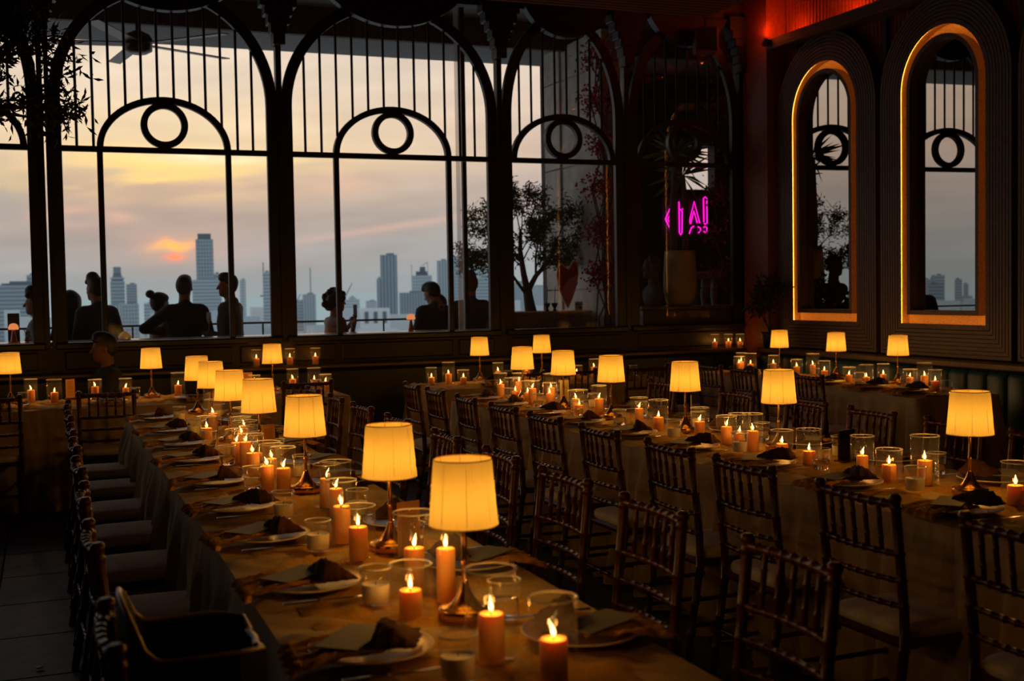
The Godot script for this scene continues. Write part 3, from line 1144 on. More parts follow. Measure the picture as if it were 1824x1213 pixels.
func chairs() -> void:
	var proto := make_chair()
	var used := [false]
	var rr := RandomNumberGenerator.new()
	rr.seed = 5
	var put := func(x: float, z: float, face: float, label: String) -> void:
		var at := Vector3(x, 0, z)
		var turn := face + deg_to_rad(rr.randf_range(-2.5, 2.5))
		if not used[0]:
			used[0] = true
			proto.position = at
			proto.rotation.y = turn
			proto.set_meta("label", label)
		else:
			copy(proto, "banquet_chair", label, at, turn)
	for i in A_LEFT.size():
		put.call(0.1, A_LEFT[i], PI / 2, "dark spindle-back chair, %s from the front, aisle side of left long table" % ORD[i])
	for i in A_RIGHT.size():
		put.call(1.76, A_RIGHT[i], -PI / 2, "dark spindle-back chair, %s from the front, inner side of left long table" % ORD[i])
	for i in D_LEFT.size():
		put.call(2.5, D_LEFT[i], PI / 2, "dark spindle-back chair, %s from the front, near side of middle long table" % ORD[i])
	for i in D_RIGHT.size():
		put.call(4.16, D_RIGHT[i], -PI / 2, "dark spindle-back chair, %s from the front, far side of middle long table" % ORD[i])
	for i in E_LEFT.size():
		put.call(5.42, E_LEFT[i], PI / 2, "dark spindle-back chair facing the table under the mirrors, %s from its open end" % ORD[i])
	var bx := [[-0.39, -8.98], [0.38, -9.05], [1.88, -9.18]]
	for i in 3:
		put.call(bx[i][0], bx[i][1], PI, "dark spindle-back chair facing the left window table, %s from the left" % ORD[i])
	for i in 3:
		put.call([3.68, 4.16, 4.85][i], -9.14, PI, "dark spindle-back chair facing the middle window table, %s from its left end" % ORD[i])
	# the black booster on the chair at the bottom left
	var t := base("booster_seat", "black child booster seat with pale rim on the chair at the bottom left", "booster seat", Vector3(0.14, 0.492, -2.6))
	var path := PackedVector2Array()
	var hts := []
	# runs from the front of one arm, round the back, to the front of the other; x towards the table
	for q in [[0.255, -0.06, 0.345], [0.25, -0.13, 0.36], [0.2, -0.16, 0.365], [0.1, -0.162, 0.365], [0.06, -0.162, 0.365], [0.04, -0.16, 0.37], [0.022, -0.152, 0.39], [0.004, -0.125, 0.44], [-0.008, -0.07, 0.466], [-0.012, 0.0, 0.472], [-0.008, 0.07, 0.466], [0.004, 0.125, 0.44], [0.022, 0.152, 0.39], [0.04, 0.16, 0.37], [0.06, 0.162, 0.365], [0.1, 0.162, 0.365], [0.2, 0.16, 0.365], [0.25, 0.13, 0.36], [0.255, 0.06, 0.345]]:
		path.append(Vector2(q[0], q[1]))
		hts.append(q[2])
	var inn := offset(path, 0.014, false)
	var s := st()
	for i in path.size() - 1:
		var c := Vector3((path[i].x + inn[i + 1].x) / 2.0, 0.2, (path[i].y + inn[i + 1].y) / 2.0)
		for pr in [[path[i], path[i + 1]], [inn[i], inn[i + 1]]]:
			tri_out(s, Vector3(pr[0].x, 0.0, pr[0].y), Vector3(pr[0].x, hts[i], pr[0].y), Vector3(pr[1].x, hts[i + 1], pr[1].y), c)
			tri_out(s, Vector3(pr[0].x, 0.0, pr[0].y), Vector3(pr[1].x, hts[i + 1], pr[1].y), Vector3(pr[1].x, 0.0, pr[1].y), c)
	part("shell", s, M.seat_black, t)
	s = st()
	var rp := []
	var rd := []
	for i in path.size():
		rp.append(Vector3((path[i].x + inn[i].x) / 2.0, hts[i], (path[i].y + inn[i].y) / 2.0))
		rd.append(0.0065)
	tube(s, rp, rd, 8)
	part("rim", s, M.rim_wood, t)
	s = st()
	bar(s, Vector3(0.255, 0.345, -0.06), Vector3(0.262, 0.345, 0.0), 0.0085, 8)
	bar(s, Vector3(0.262, 0.345, 0.0), Vector3(0.255, 0.345, 0.06), 0.0085, 8)
	part("front_bar", s, M.rim_wood, t)
	s = st()
	cbox(s, Vector3(0.12, 0.06, 0), Vector3(0.22, 0.12, 0.29), 0.015)
	part("seat", s, M.seat_black, t)


# ------------------------------------------------------------------ place settings
func make_plate() -> Node3D:
	var t := base("charger_plate", "", "plate", Vector3.ZERO, 0.0, "charger plates")
	var s := st()
	lathe(s, [[0.0, 0.0], [0.085, 0.0], [0.1, 0.004], [0.14, 0.016], [0.1425, 0.0185], [0.139, 0.0195], [0.102, 0.009], [0.09, 0.006], [0.0, 0.006]], 40)
	part("dish", s, M.charger, t)
	s = st()
	var pts := []
	var rad := []
	for i in 41:
		var a := TAU * i / 40.0
		pts.append(Vector3(cos(a) * 0.141, 0.0185, sin(a) * 0.141))
		rad.append(0.0022)
	tube(s, pts, rad, 6, false)
	part("glazed_rim", s, M.wax_white, t)
	return t


func napkin_mesh(sd: int) -> Mesh:
	var s := st()
	var n := FastNoiseLite.new()
	n.seed = sd
	n.frequency = 1.0
	var nu := 18
	var nv := 26
	var p := func(i: int, k: int, low: float) -> Vector3:
		var u := float(i) / nu - 0.5
		var v := float(k) / nv
		var l := v * 0.228
		var spread := 0.15 + 0.06 * v + 0.015 * n.get_noise_2d(v * 3.0, 7.0)
		var fold := 0.007 * sin(u * 26.0 + 2.5 * n.get_noise_2d(v * 2.0, 1.0)) * (0.4 + v) + 0.006 * n.get_noise_2d(u * 8.0, v * 9.0)
		var x := u * spread + 0.03 * (v - 0.5) * n.get_noise_2d(3.0, sd * 1.7)
		if l < 0.21:
			return Vector3(x, 0.0265 - 0.013 * smoothstep(0.12, 0.2, l) + maxf(fold, -0.004) - low, l - 0.03)
		var d := l - 0.21
		return Vector3(x, 0.0135 - d * 0.95 + maxf(0.0, fold) * 0.3 - low * 0.3, 0.18 + 0.03 * smoothstep(0.0, 0.04, d) + fold * 1.2 + 0.05 * d - low)
	for low in [0.0, 0.003]:
		for k in nv:
			for i in nu:
				var a: Vector3 = p.call(i, k, low)
				var b: Vector3 = p.call(i + 1, k, low)
				var c: Vector3 = p.call(i + 1, k + 1, low)
				var d: Vector3 = p.call(i, k + 1, low)
				if low == 0.0:
					quad(s, a, b, c, d)
				else:
					quad(s, d, c, b, a)
	s.generate_normals()
	return s.commit()


# a dark napkin folded into a peaked pocket
func pocket_mesh(sd: int) -> Mesh:
	var s := st()
	var n := FastNoiseLite.new()
	n.seed = sd
	n.frequency = 1.0
	var N := 16
	var p := func(i: int, k: int, top: bool) -> Vector3:
		var u := float(i) / N * 2.0 - 1.0
		var v := float(k) / N * 2.0 - 1.0
		var x := u * 0.082 + 0.012 * n.get_noise_2d(v * 2.0, 4.0)
		var z := v * 0.05 + 0.01 * n.get_noise_2d(u * 2.0, 9.0)
		if not top:
			return Vector3(x, 0.0, z)
		var e := (1.0 - absf(u)) * 5.0
		var f := minf((1.0 - v) * 4.0, (1.0 + v) * 0.75)
		var y := 0.058 * clampf(minf(e, f), 0.0, 1.0) * lerpf(0.3, 0.85, smoothstep(-0.9, 0.5, u + 0.25 * v)) + 0.012 * n.get_noise_2d(u * 2.6, v * 2.6) * clampf(minf(e, f), 0.0, 1.0)
		return Vector3(x, maxf(y, 0.0), z)
	for k in N:
		for i in N:
			quad(s, p.call(i, k, true), p.call(i + 1, k, true), p.call(i + 1, k + 1, true), p.call(i, k + 1, true))
			quad(s, p.call(i, k + 1, false), p.call(i + 1, k + 1, false), p.call(i + 1, k, false), p.call(i, k, false))
	s.generate_normals()
	return s.commit()


func make_tumbler(full: bool) -> Node3D:
	var t := base("glass_tumbler" if full else "wax_tumbler", "", "glass", Vector3.ZERO, 0.0, "water tumblers" if full else "tumblers half filled with wax")
	var s := st()
	lathe(s, [[0.0, 0.0], [0.034, 0.0], [0.0365, 0.004], [0.0415, 0.0985], [0.0405, 0.1], [0.039, 0.0985], [0.0345, 0.012], [0.032, 0.0095], [0.0, 0.0095]], 32)
	part("wall", s, M.glass, t)
	rim_ring(t, 0.0405, 0.1)
	s = st()
	if full:
		lathe(s, [[0.0, 0.01], [0.0315, 0.01], [0.034, 0.0125], [0.0364, 0.052], [0.0, 0.052]], 28)
		part("water", s, M.water, t)
	else:
		lathe(s, [[0.0, 0.01], [0.0315, 0.01], [0.034, 0.0125], [0.0365, 0.056], [0.0345, 0.0575], [0.033, 0.0545], [0.0, 0.054]], 28)
		part("wax", s, M.wax_white, t)
		s = st()
		bar(s, Vector3(0, 0.053, 0), Vector3(0.002, 0.062, 0), 0.001, 5)
		part("wick", s, M.wick, t)
	return t


func rim_ring(t: Node3D, r: float, y: float) -> void:
	var s := st()
	var pts := []
	var rad := []
	for i in 33:
		var a := TAU * i / 32.0
		pts.append(Vector3(cos(a) * r, y, sin(a) * r))
		rad.append(0.0024)
	tube(s, pts, rad, 6, false)
	part("rim", s, M.rim, t)


func make_knife() -> Node3D:
	var t := base("table_knife", "", "knife", Vector3.ZERO, 0.0, "table knives")
	var s := st()
	cbox(s, Vector3(0, 0.003, 0.06), Vector3(0.013, 0.005, 0.1), 0.002)
	part("handle", s, M.steel, t)
	s = st()
	plate(s, PackedVector2Array([Vector2(-0.006, 0.01), Vector2(0.005, 0.01), Vector2(0.008, -0.04), Vector2(0.007, -0.09), Vector2(-0.003, -0.12), Vector2(-0.006, -0.11)]), -0.0035, -0.002, Transform3D(Basis(Vector3(1, 0, 0), Vector3(0, 0, 1), Vector3(0, -1, 0)), Vector3.ZERO))
	part("blade", s, M.steel, t)
	return t


func settings() -> void:
	var plate0 := make_plate()
	var naps := [napkin_mesh(3), napkin_mesh(14), napkin_mesh(27)]
	var pocks := [pocket_mesh(4), pocket_mesh(19)]
	var water0 := make_tumbler(true)
	var wax0 := make_tumbler(false)
	var knife0 := make_knife()
	var cs := st()
	cbox(cs, Vector3.ZERO, Vector3(0.105, 0.0025, 0.19), 0.0008)
	cs.generate_normals()
	var card := cs.commit()
	var first := {}
	var rr := RandomNumberGenerator.new()
	rr.seed = 77
	var take := func(proto: Node3D, key: String, called: String, label: String, at: Vector3, turn: float) -> void:
		if not first.has(key):
			first[key] = true
			proto.position = at
			proto.rotation.y = turn
			proto.set_meta("label", label)
		else:
			copy(proto, called, label, at, turn)
	var mono := func(called: String, mesh: Mesh, m: Material, label: String, cat: String, group: String, at: Vector3, turn: float) -> void:
		var o := mi(numbered(called), mesh, m)
		o.position = at
		o.rotation.y = turn
		tag(o, label, cat, group)
		add_child(o)
	var sides := [
		["aisle side of left long table", 0.655, 0.0, -PI / 2, [-2.57, -3.23, -3.93, -4.52, -5.2, -5.95, -6.62, -7.32, -8.12], 1, [0, 0, 0, 0, 1, 1, 1, 0, 0]],
		["inner side of left long table", 1.14, 0.0, PI / 2, [-2.49, -3.28, -3.97, -4.98, -5.6, -6.3, -7.0, -7.7], -1, [1, 0, 0, 0, 0, 1, 1, 0]],
		["near side of middle long table", 3.005, 0.0, -PI / 2, [-2.7, -3.3, -3.95, -4.55, -5.2, -5.85, -6.5, -7.1, -7.75, -8.3], 1, [0, 0, 0, 1, 0, 0, 1, 1, 1, 1]],
		["far side of middle long table", 3.575, 0.0, PI / 2, [-3.75, -4.4, -5.05, -5.7, -6.4, -7.1, -7.8], -1, [1, 0, 1, 0, 1, 0, 1]],
		["table under mirrors", 6.01, 0.0, -PI / 2, [-7.15, -7.6, -8.15, -8.75, -9.4], 1, [1, 1, 1, 1, 1]],
		["left window table", 0.0, -9.59, 0.0, [-0.39, 0.42, 1.05, 1.85], 0, [1, 1, 1, 1]],
		["middle window table", 0.0, -9.67, 0.0, [3.6, 4.15, 4.85], 0, [1, 1, 1]]]
	for q in sides:
		var i := 0
		for v in q[4]:
			var at := Vector3(v, TOP + 0.02, q[2]) if q[5] == 0 else Vector3(q[1], TOP + 0.02, v)
			var face: float = q[3]
			var word: String = "%s from the %s, %s" % [ORD[i], "left" if q[5] == 0 else "front", q[0]]
			var inward := Vector3(-sin(face), 0, -cos(face))
			var side := Vector3(cos(face), 0, -sin(face))
			take.call(plate0, "p", "charger_plate", "round tan charger plate, " + word, at, face)
			mono.call("draped_napkin", naps[(i + q[0].length()) % 3], M.napkin, "mustard napkin draped over the edge, " + word, "napkin", "mustard napkins", at + inward * 0.0 - side * rr.randf_range(-0.02, 0.03), face + rr.randf_range(-0.12, 0.12))
			mono.call("menu_card", card, M.card, "grey green card on plate, " + word, "card", "cards on the plates", at + Vector3(0, 0.036, 0) - inward * 0.035 - side * 0.02, face + rr.randf_range(0.3, 0.9))
			mono.call("folded_napkin", pocks[i % 2], M.fold, "dark brown peaked napkin, " + word, "napkin", "dark folded napkins", at + Vector3(0, 0.032, 0) + side * 0.02 + inward * 0.055, face + rr.randf_range(-0.5, 0.7))
			if q[5] != 0:
				take.call(knife0, "k", "table_knife", "steel knife beside plate, " + word, at + Vector3(0, 0.002, 0) + side * 0.185 + Vector3(0, 0.002, 0), face)
			var gt := at + inward * 0.115 + Vector3(0, 0, 0.27 if q[5] == 1 else (-0.2 if q[5] == -1 else 0.0)) + (side * 0.2 if q[5] == 0 else Vector3.ZERO)
			if q[6][i]:
				take.call(water0, "w", "glass_tumbler", "clear tumbler of water, " + word, gt, 0.0)
			else:
				take.call(wax0, "x", "wax_tumbler", "clear tumbler of white wax, " + word, gt, 0.0)
			i += 1


# ------------------------------------------------------------------ lamps
func make_lamp() -> Node3D:
	var t := base("table_lamp", "", "lamp", Vector3.ZERO, 0.0, "pleated brass table lamps")
	var s := st()
	lathe(s, [[0.0, 0.0], [0.065, 0.0], [0.068, 0.003], [0.068, 0.021], [0.065, 0.025], [0.047, 0.027], [0.037, 0.034], [0.026, 0.048], [0.017, 0.066], [0.0105, 0.083], [0.008, 0.09], [0.0, 0.09]], 32)
	part("base", s, M.brass, t)
	s = st()
	lathe(s, [[0.0065, 0.085], [0.0065, 0.13], [0.0085, 0.133], [0.0085, 0.15], [0.0065, 0.153], [0.0065, 0.235], [0.009, 0.238], [0.009, 0.252], [0.0, 0.252]], 14)
	part("stem", s, M.brass, t)
	# pleated shade: a truncated cone of fine folds, open at both ends
	s = st()
	lathe(s, [[0.0865, 0.232], [0.0835, 0.26], [0.079, 0.315], [0.0725, 0.397]], 240, Vector3.ZERO, 60, 0.013)
	var shd := part("shade", s, M.shade, t)
	for q in [[0.0868, 0.232], [0.0728, 0.397]]:
		s = st()
		var pts := []
		var rad := []
		for i in 49:
			var a := TAU * i / 48.0
			pts.append(Vector3(cos(a) * q[0], q[1], sin(a) * q[0]))
			rad.append(0.0016)
		tube(s, pts, rad, 6, false)
		part("shade_trim", s, M.trim, shd)
	s = st()
	for k in 3:
		var a := TAU * k / 3.0
		bar(s, Vector3(0, 0.25, 0), Vector3(cos(a) * 0.085, 0.24, sin(a) * 0.085), 0.0012, 5)
	for k in 8:
		var a := TAU * (k + 0.3) / 8.0
		bar(s, Vector3(cos(a) * 0.0855, 0.233, sin(a) * 0.0855), Vector3(cos(a) * 0.0715, 0.396, sin(a) * 0.0715), 0.0007, 5)
	part("shade_wire", s, M.brass, shd)
	s = st()
	ball(s, Vector3(0, 0.292, 0), Vector3(0.014, 0.018, 0.014), 12, 8)
	part("bulb", s, M.bulb, t)
	var o := OmniLight3D.new()
	o.name = "lamp_light"
	o.light_color = Color(1.0, 0.72, 0.28)
	o.light_energy = 0.026
	o.light_size = 0.012
	o.omni_range = 14.0
	o.omni_attenuation = 2.0
	o.shadow_enabled = true
	o.position = Vector3(0, 0.292, 0)
	t.add_child(o)
	return t


func lamps() -> void:
	var proto := make_lamp()
	var sets := [
		["left long table", "from the front", [[0.95, -2.77], [0.99, -3.6], [0.97, -4.82], [0.96, -5.9], [0.93, -6.68], [0.95, -7.65], [0.95, -8.4]]],
		["middle long table", "from the front", [[3.29, -3.57], [3.38, -4.98], [3.34, -5.84], [3.28, -6.66], [3.28, -7.4], [3.26, -8.1]]],
		["middle window table", "from the left", [[3.64, -10.08], [4.27, -10.12]]],
		["left window table", "from the left", [[-0.29, -10.02], [0.77, -10.0], [1.76, -10.05]]],
		["table under mirrors", "from its open end", [[6.46, -7.82], [6.48, -8.66], [6.46, -9.5]]]]
	var rr := RandomNumberGenerator.new()
	rr.seed = 9
	var k := 0
	for q in sets:
		for i in q[2].size():
			var label := "glowing pleated cream lamp, %s %s, %s" % [ORD[i], q[1], q[0]]
			var at := Vector3(q[2][i][0], TOP + 0.0175, q[2][i][1])
			if k == 0:
				proto.position = at
				proto.set_meta("label", label)
			else:
				copy(proto, "table_lamp", label, at, rr.randf() * TAU)
			k += 1


# ------------------------------------------------------------------ candles in glass cylinders
const CANDLES := [
	["left long table", "from the front", [[0.94, -2.19, 0.1], [0.89, -2.42, 0.1], [0.82, -2.81, 0.07], [0.95, -2.92, 0.14], [0.93, -3.14, 0.1], [0.86, -3.5, 0.1], [0.87, -3.76, 0.12], [0.96, -4.23, 0.1], [0.97, -4.42, 0.11], [0.88, -4.83, 0.1], [0.83, -4.93, 0.1], [0.91, -5.28, 0.08], [0.84, -5.36, 0.1], [0.85, -5.62, 0.12], [0.83, -5.78, 0.1], [0.91, -6.15, 0.1], [0.99, -6.6, 0.09], [0.8, -6.68, 0.08], [0.91, -7.28, 0.1], [1.01, -8.12, 0.12]]],
	["middle long table", "from the front", [[3.27, -3.32, 0.07], [3.27, -3.8, 0.1], [3.2, -3.93, 0.07], [3.23, -4.14, 0.08], [3.2, -4.48, 0.06], [3.24, -4.75, 0.06], [3.22, -4.97, 0.1], [3.24, -5.12, 0.07], [3.25, -5.26, 0.09], [3.25, -5.53, 0.09], [3.25, -5.99, 0.065], [3.25, -6.23, 0.095], [3.27, -6.82, 0.11], [3.2, -6.97, 0.055], [3.24, -7.11, 0.09], [3.24, -7.55, 0.09], [3.3, -7.66, 0.115], [3.21, -7.79, 0.105], [3.23, -7.93, 0.07], [3.24, -8.2, 0.055], [3.32, -8.32, 0.115], [3.2, -8.4, 0.1]]],
	["middle window table", "from the left", [[3.13, -9.93, 0.06], [3.27, -9.87, 0.09], [3.37, -9.76, 0.055], [3.76, -9.93, 0.09], [4.05, -9.96, 0.075], [4.44, -9.72, 0.055], [4.71, -9.92, 0.09]]],
	["left window table", "from the left", [[-0.14, -9.93, 0.1], [0.03, -9.85, 0.08], [0.33, -9.88, 0.11], [0.56, -9.86, 0.09], [0.97, -9.92, 0.085], [1.58, -9.9, 0.09], [1.9, -9.9, 0.1], [2.07, -9.84, 0.085], [2.19, -9.95, 0.06]]],
	["table under mirrors", "from its open end", [[6.28, -7.18, 0.07], [6.3, -7.32, 0.1], [6.26, -7.44, 0.075], [6.32, -7.83, 0.08], [6.19, -7.88, 0.055], [6.22, -8.14, 0.055], [6.28, -8.56, 0.07], [6.29, -8.74, 0.105], [6.31, -9.01, 0.08], [6.31, -9.38, 0.085], [6.28, -9.72, 0.065], [6.24, -9.86, 0.07], [6.32, -9.95, 0.08]]]]


func make_candle(h: float, r: float) -> Node3D:
	var t := base("pillar_candle", "", "candle", Vector3.ZERO, 0.0, "lit pillar candles")
	var s := st()
	lathe(s, [[0.0, 0.0], [r, 0.0], [r, h - 0.003], [r - 0.003, h], [r - 0.008, h - 0.003], [0.0, h - 0.006]], 24)
	var wx := part("wax", s, M.wax, t)
	s = st()
	bar(s, Vector3(0, h - 0.007, 0), Vector3(0.001, h + 0.006, 0.001), 0.0012, 5)
	part("wick", s, M.wick, wx)
	s = st()
	var ln := 0.004 * sin(h * 900.0 + r * 4000.0)
	tube(s, [Vector3(0, h + 0.003, 0), Vector3(0, h + 0.007, 0), Vector3(0.0, h + 0.012, 0), Vector3(ln * 0.4, h + 0.019, 0), Vector3(ln, h + 0.026, 0), Vector3(ln * 2.0, h + 0.033, 0), Vector3(ln * 2.6, h + 0.038, 0)], [0.0006, 0.0039, 0.0054, 0.0047, 0.0031, 0.0014, 0.0003], 10)
	part("flame", s, M.flame, t)
	var o := OmniLight3D.new()
	o.name = "candle_light"
	o.light_color = Color(1.0, 0.65, 0.26)
	o.light_energy = 0.0062
	o.light_size = 0.01
	o.omni_range = 10.0
	o.omni_attenuation = 2.0
	o.shadow_enabled = true
	o.position = Vector3(0, h + 0.015, 0)
	t.add_child(o)
	return t


func make_cylinder(h: float, r: float) -> Node3D:
	var t := base("glass_hurricane", "", "candle holder", Vector3.ZERO, 0.0, "clear glass candle cylinders")
	var s := st()
	lathe(s, [[0.0, 0.0], [r - 0.002, 0.0], [r, 0.003], [r, h]], 32)
	part("wall", s, M.glass, t)
	rim_ring(t, r, h)
	return t


func candles() -> void:
	var rr := RandomNumberGenerator.new()
	rr.seed = 4
	var protos := {}
	var put := func(key: String, called: String, make: Callable, label: String, at: Vector3) -> void:
		if not protos.has(key):
			protos[key] = make.call()
			protos[key].position = at
			protos[key].rotation.y = rr.randf() * TAU
			protos[key].set_meta("label", label)
		else:
			copy(protos[key], called, label, at, rr.randf() * TAU)
	for q in CANDLES:
		for i in q[2].size():
			var c: Array = q[2][i]
			var h: float = snappedf(c[2], 0.01)
			var r := 0.029 if i % 4 != 3 else 0.025
			var g := [0.05, 0.057, 0.053][i % 3] as float
			var gh := h + [0.085, 0.065, 0.1][(i * 2) % 3] as float
			var at := Vector3(c[0], TOP + 0.02, c[1])
			put.call("c%.2f_%.3f" % [h, r], "pillar_candle", func() -> Node3D: return make_candle(h, r), "lit ivory candle in glass cylinder, %s %s, %s" % [ORD[i], q[1], q[0]], at + Vector3(0, 0.0005, 0))
			put.call("g%.3f_%.2f" % [g, gh], "glass_hurricane", func() -> Node3D: return make_cylinder(gh, g), "clear glass candle cylinder, %s %s, %s" % [ORD[i], q[1], q[0]], at)
	var led := [[1.78, -11.0, "leftmost of three left of the wide window"], [2.09, -11.0, "middle of three left of the wide window"], [2.32, -10.95, "rightmost of three by the wide window"], [6.66, -11.0, "leftmost of three in the red wall corner"], [6.8, -10.95, "middle one of three in the red wall corner"], [6.9, -10.88, "rightmost of three in the red wall corner"]]
	for q in led:
		var at := Vector3(q[0], 0.936, q[1])
		put.call("c0.07_0.029", "pillar_candle", func() -> Node3D: return make_candle(0.07, 0.029), "lit candle on the window ledge, " + q[2], at + Vector3(0, 0.0005, 0))
		put.call("g0.048_0.15", "glass_hurricane", func() -> Node3D: return make_cylinder(0.15, 0.048), "glass cylinder on the window ledge, " + q[2], at)


# ------------------------------------------------------------------ odds and ends indoors
func print_texture(sd: int, paper: Color) -> ImageTexture:
	var im := Image.create(64, 160, false, Image.FORMAT_RGB8)
	im.fill(paper)
	var r := RandomNumberGenerator.new()
	r.seed = sd
	for y in range(18, 140, 6):
		var x := 10
		if r.randf() < 0.15:
			continue
		while x < 50:
			var w := r.randi_range(3, 9)
			im.fill_rect(Rect2i(x, y, mini(w, 54 - x), 2), Color8(110, 66, 34))
			x += w + 2
	return ImageTexture.create_from_image(im)


func menu_stand(at: Vector3, turn: float, h: float, label: String, sd: int, paper := Color8(214, 150, 92)) -> void:
	var t := base("menu_stand", label, "menu", at, turn, "standing menu cards")
	var s := st()
	cbox(s, Vector3(0, 0.008, 0), Vector3(0.085, 0.016, 0.04), 0.003)
	part("base", s, M.wood, t)
	s = st()
	cbox(s, Vector3(0, 0.016 + h / 2.0, 0), Vector3(0.078, h, 0.003), 0.0005)
	part("card", s, mat(paper, 0.6), t)
	var m := mat(Color.WHITE, 0.6)
	m.albedo_texture = print_texture(sd, paper)
	for f in [1.0, -1.0]:
		s = st()
		s.set_uv(Vector2(0, 1))
		var y0 := 0.02
		var y1 := 0.012 + h
		var x: float = 0.036 * f
		var z: float = 0.0018 * f
		var co := [[Vector3(-x, y0, z), Vector2(0, 1)], [Vector3(-x, y1, z), Vector2(0, 0)], [Vector3(x, y1, z), Vector2(1, 0)], [Vector3(x, y0, z), Vector2(1, 1)]]
		for k in [0, 1, 2, 0, 2, 3]:
			s.set_uv(co[k][1])
			s.add_vertex(co[k][0])
		part("print", s, m, t)


func small_things() -> void:
	var y := TOP + 0.0165
	menu_stand(Vector3(1.0, y, -3.43), 0.25, 0.165, "tall amber menu card standing before the second lamp of the left long table", 1)
	menu_stand(Vector3(1.02, y, -8.0), 0.1, 0.16, "amber menu card standing at the far end of the left long table", 2)
	menu_stand(Vector3(0.98, y, -5.75), 0.5, 0.17, "amber menu card turned aside in the middle of the left long table", 3)
	menu_stand(Vector3(3.34, y, -7.52), 0.25, 0.17, "pale menu card standing below the fifth lamp of the middle long table", 4, Color8(206, 186, 146))
	menu_stand(Vector3(3.5, y, -6.05), 1.0, 0.17, "pale menu card turned aside below the third lamp of the middle long table", 5, Color8(206, 186, 146))
	menu_stand(Vector3(0.15, y, -10.1), 0.5, 0.15, "amber menu card beside candles on the left window table", 6)
	menu_stand(Vector3(1.55, y, -10.05), 0.1, 0.15, "amber menu card left of the lamp on the left window table", 7)
	# slatted wooden box and a dark reflective box
	var t := base("slatted_box", "dark slatted wooden box standing among the glasses on the left long table", "box", Vector3(1.02, y, -4.42), 0.15)
	var s := st()
	cbox(s, Vector3(0, 0.07, 0), Vector3(0.1, 0.14, 0.07), 0.004)
	part("body", s, M.black, t)
	for k in 4:
		s = st()
		cbox(s, Vector3(-0.0375 + 0.025 * k, 0.072, 0.038), Vector3(0.02, 0.136, 0.007), 0.002)
		part("slat", s, M.wood, t)
	t = base("table_sign", "dark glossy table sign on the middle long table", "sign", Vector3(3.42, y, -4.5), 0.35)
	s = st()
	cbox(s, Vector3(0, 0.075, 0), Vector3(0.13, 0.14, 0.008), 0.002)
	part("panel", s, mat(Color8(36, 26, 20), 0.1), t)
	s = st()
	cbox(s, Vector3(0, 0.005, 0), Vector3(0.13, 0.01, 0.05), 0.002)
	part("foot", s, M.wood, t)
	# loudspeaker over the last window
	t = base("loudspeaker", "dark red lit loudspeaker hung above the rightmost window", "speaker", Vector3(6.5, 4.17, -10.86), -0.35)
	s = st()
	cbox(s, Vector3.ZERO, Vector3(0.24, 0.26, 0.2), 0.015)
	part("cabinet", s, mat(Color8(92, 40, 30), 0.7), t)
	s = st()
	cbox(s, Vector3(0, 0, 0.103), Vector3(0.2, 0.22, 0.008), 0.003)
	part("grille", s, M.black, t)
	s = st()
	bar(s, Vector3(0, 0.1, -0.09), Vector3(0.02, 0.1, -0.235), 0.014)
	bar(s, Vector3(0, 0.12, 0), Vector3(0, 0.3, -0.02), 0.012)
	part("bracket", s, M.black, t)
	# white speck on the floor
	s = st()
	ball(s, Vector3(-0.08, 0.009, -5.41), Vector3(0.02, 0.004, 0.016), 8, 4)
	one("paper_scrap", s, M.wax_white, "small white scrap lying on the grey tiles at the lower left", "scrap")
	indoor_olive()
	corner_plant()


func leaf(s: SurfaceTool, at: Vector3, dir: Vector3, nrm: Vector3, l: float, w: float) -> void:
	var side := dir.cross(nrm).normalized()
	var mid := at + dir * l * 0.5 + nrm * l * 0.08
	var tip := at + dir * l
	tri(s, at, mid + side * w, tip, false)
	tri(s, at, tip, mid - side * w, false)
	tri(s, mid + side * w, at, mid - side * w, false)


func rdir(r: RandomNumberGenerator) -> Vector3:
	var a := r.randf() * TAU
	var z := r.randf_range(-1, 1)
	return Vector3(cos(a) * sqrt(1 - z * z), z, sin(a) * sqrt(1 - z * z))


# a branching tree; returns twig ends
func grow(s: SurfaceTool, r: RandomNumberGenerator, p: Vector3, d: Vector3, l: float, rad: float, depth: int, out: Array) -> void:
	var pts := [p]
	var rads := [rad]
	var q := p
	var dd := d
	for i in 4:
		dd = (dd + rdir(r) * 0.16 + Vector3(0, 0.03, 0)).normalized()
		q += dd * l / 4.0
		pts.append(q)
		rads.append(rad * (1.0 - 0.1 * (i + 1)))
		if depth <= 1:
			out.append([q, dd])
	tube(s, pts, rads, 6 if depth > 2 else 4)
	if depth == 0:
		return
	var n := 3 if depth >= 2 else 2
	for i in n:
		var nd := (dd + rdir(r) * 0.75).normalized()
		grow(s, r, q, nd, l * r.randf_range(0.62, 0.85), rad * 0.6, depth - 1, out)


func leaves(s: SurfaceTool, r: RandomNumberGenerator, ends: Array, per: int, spread: float, l: float, w: float) -> void:
	for e in ends:
		for i in per:
			var d: Vector3 = (e[1] * 0.4 + rdir(r) + Vector3(0, -0.25, 0)).normalized()
			leaf(s, e[0] + rdir(r) * spread * r.randf(), d, rdir(r).cross(d).normalized(), l * r.randf_range(0.7, 1.2), w)


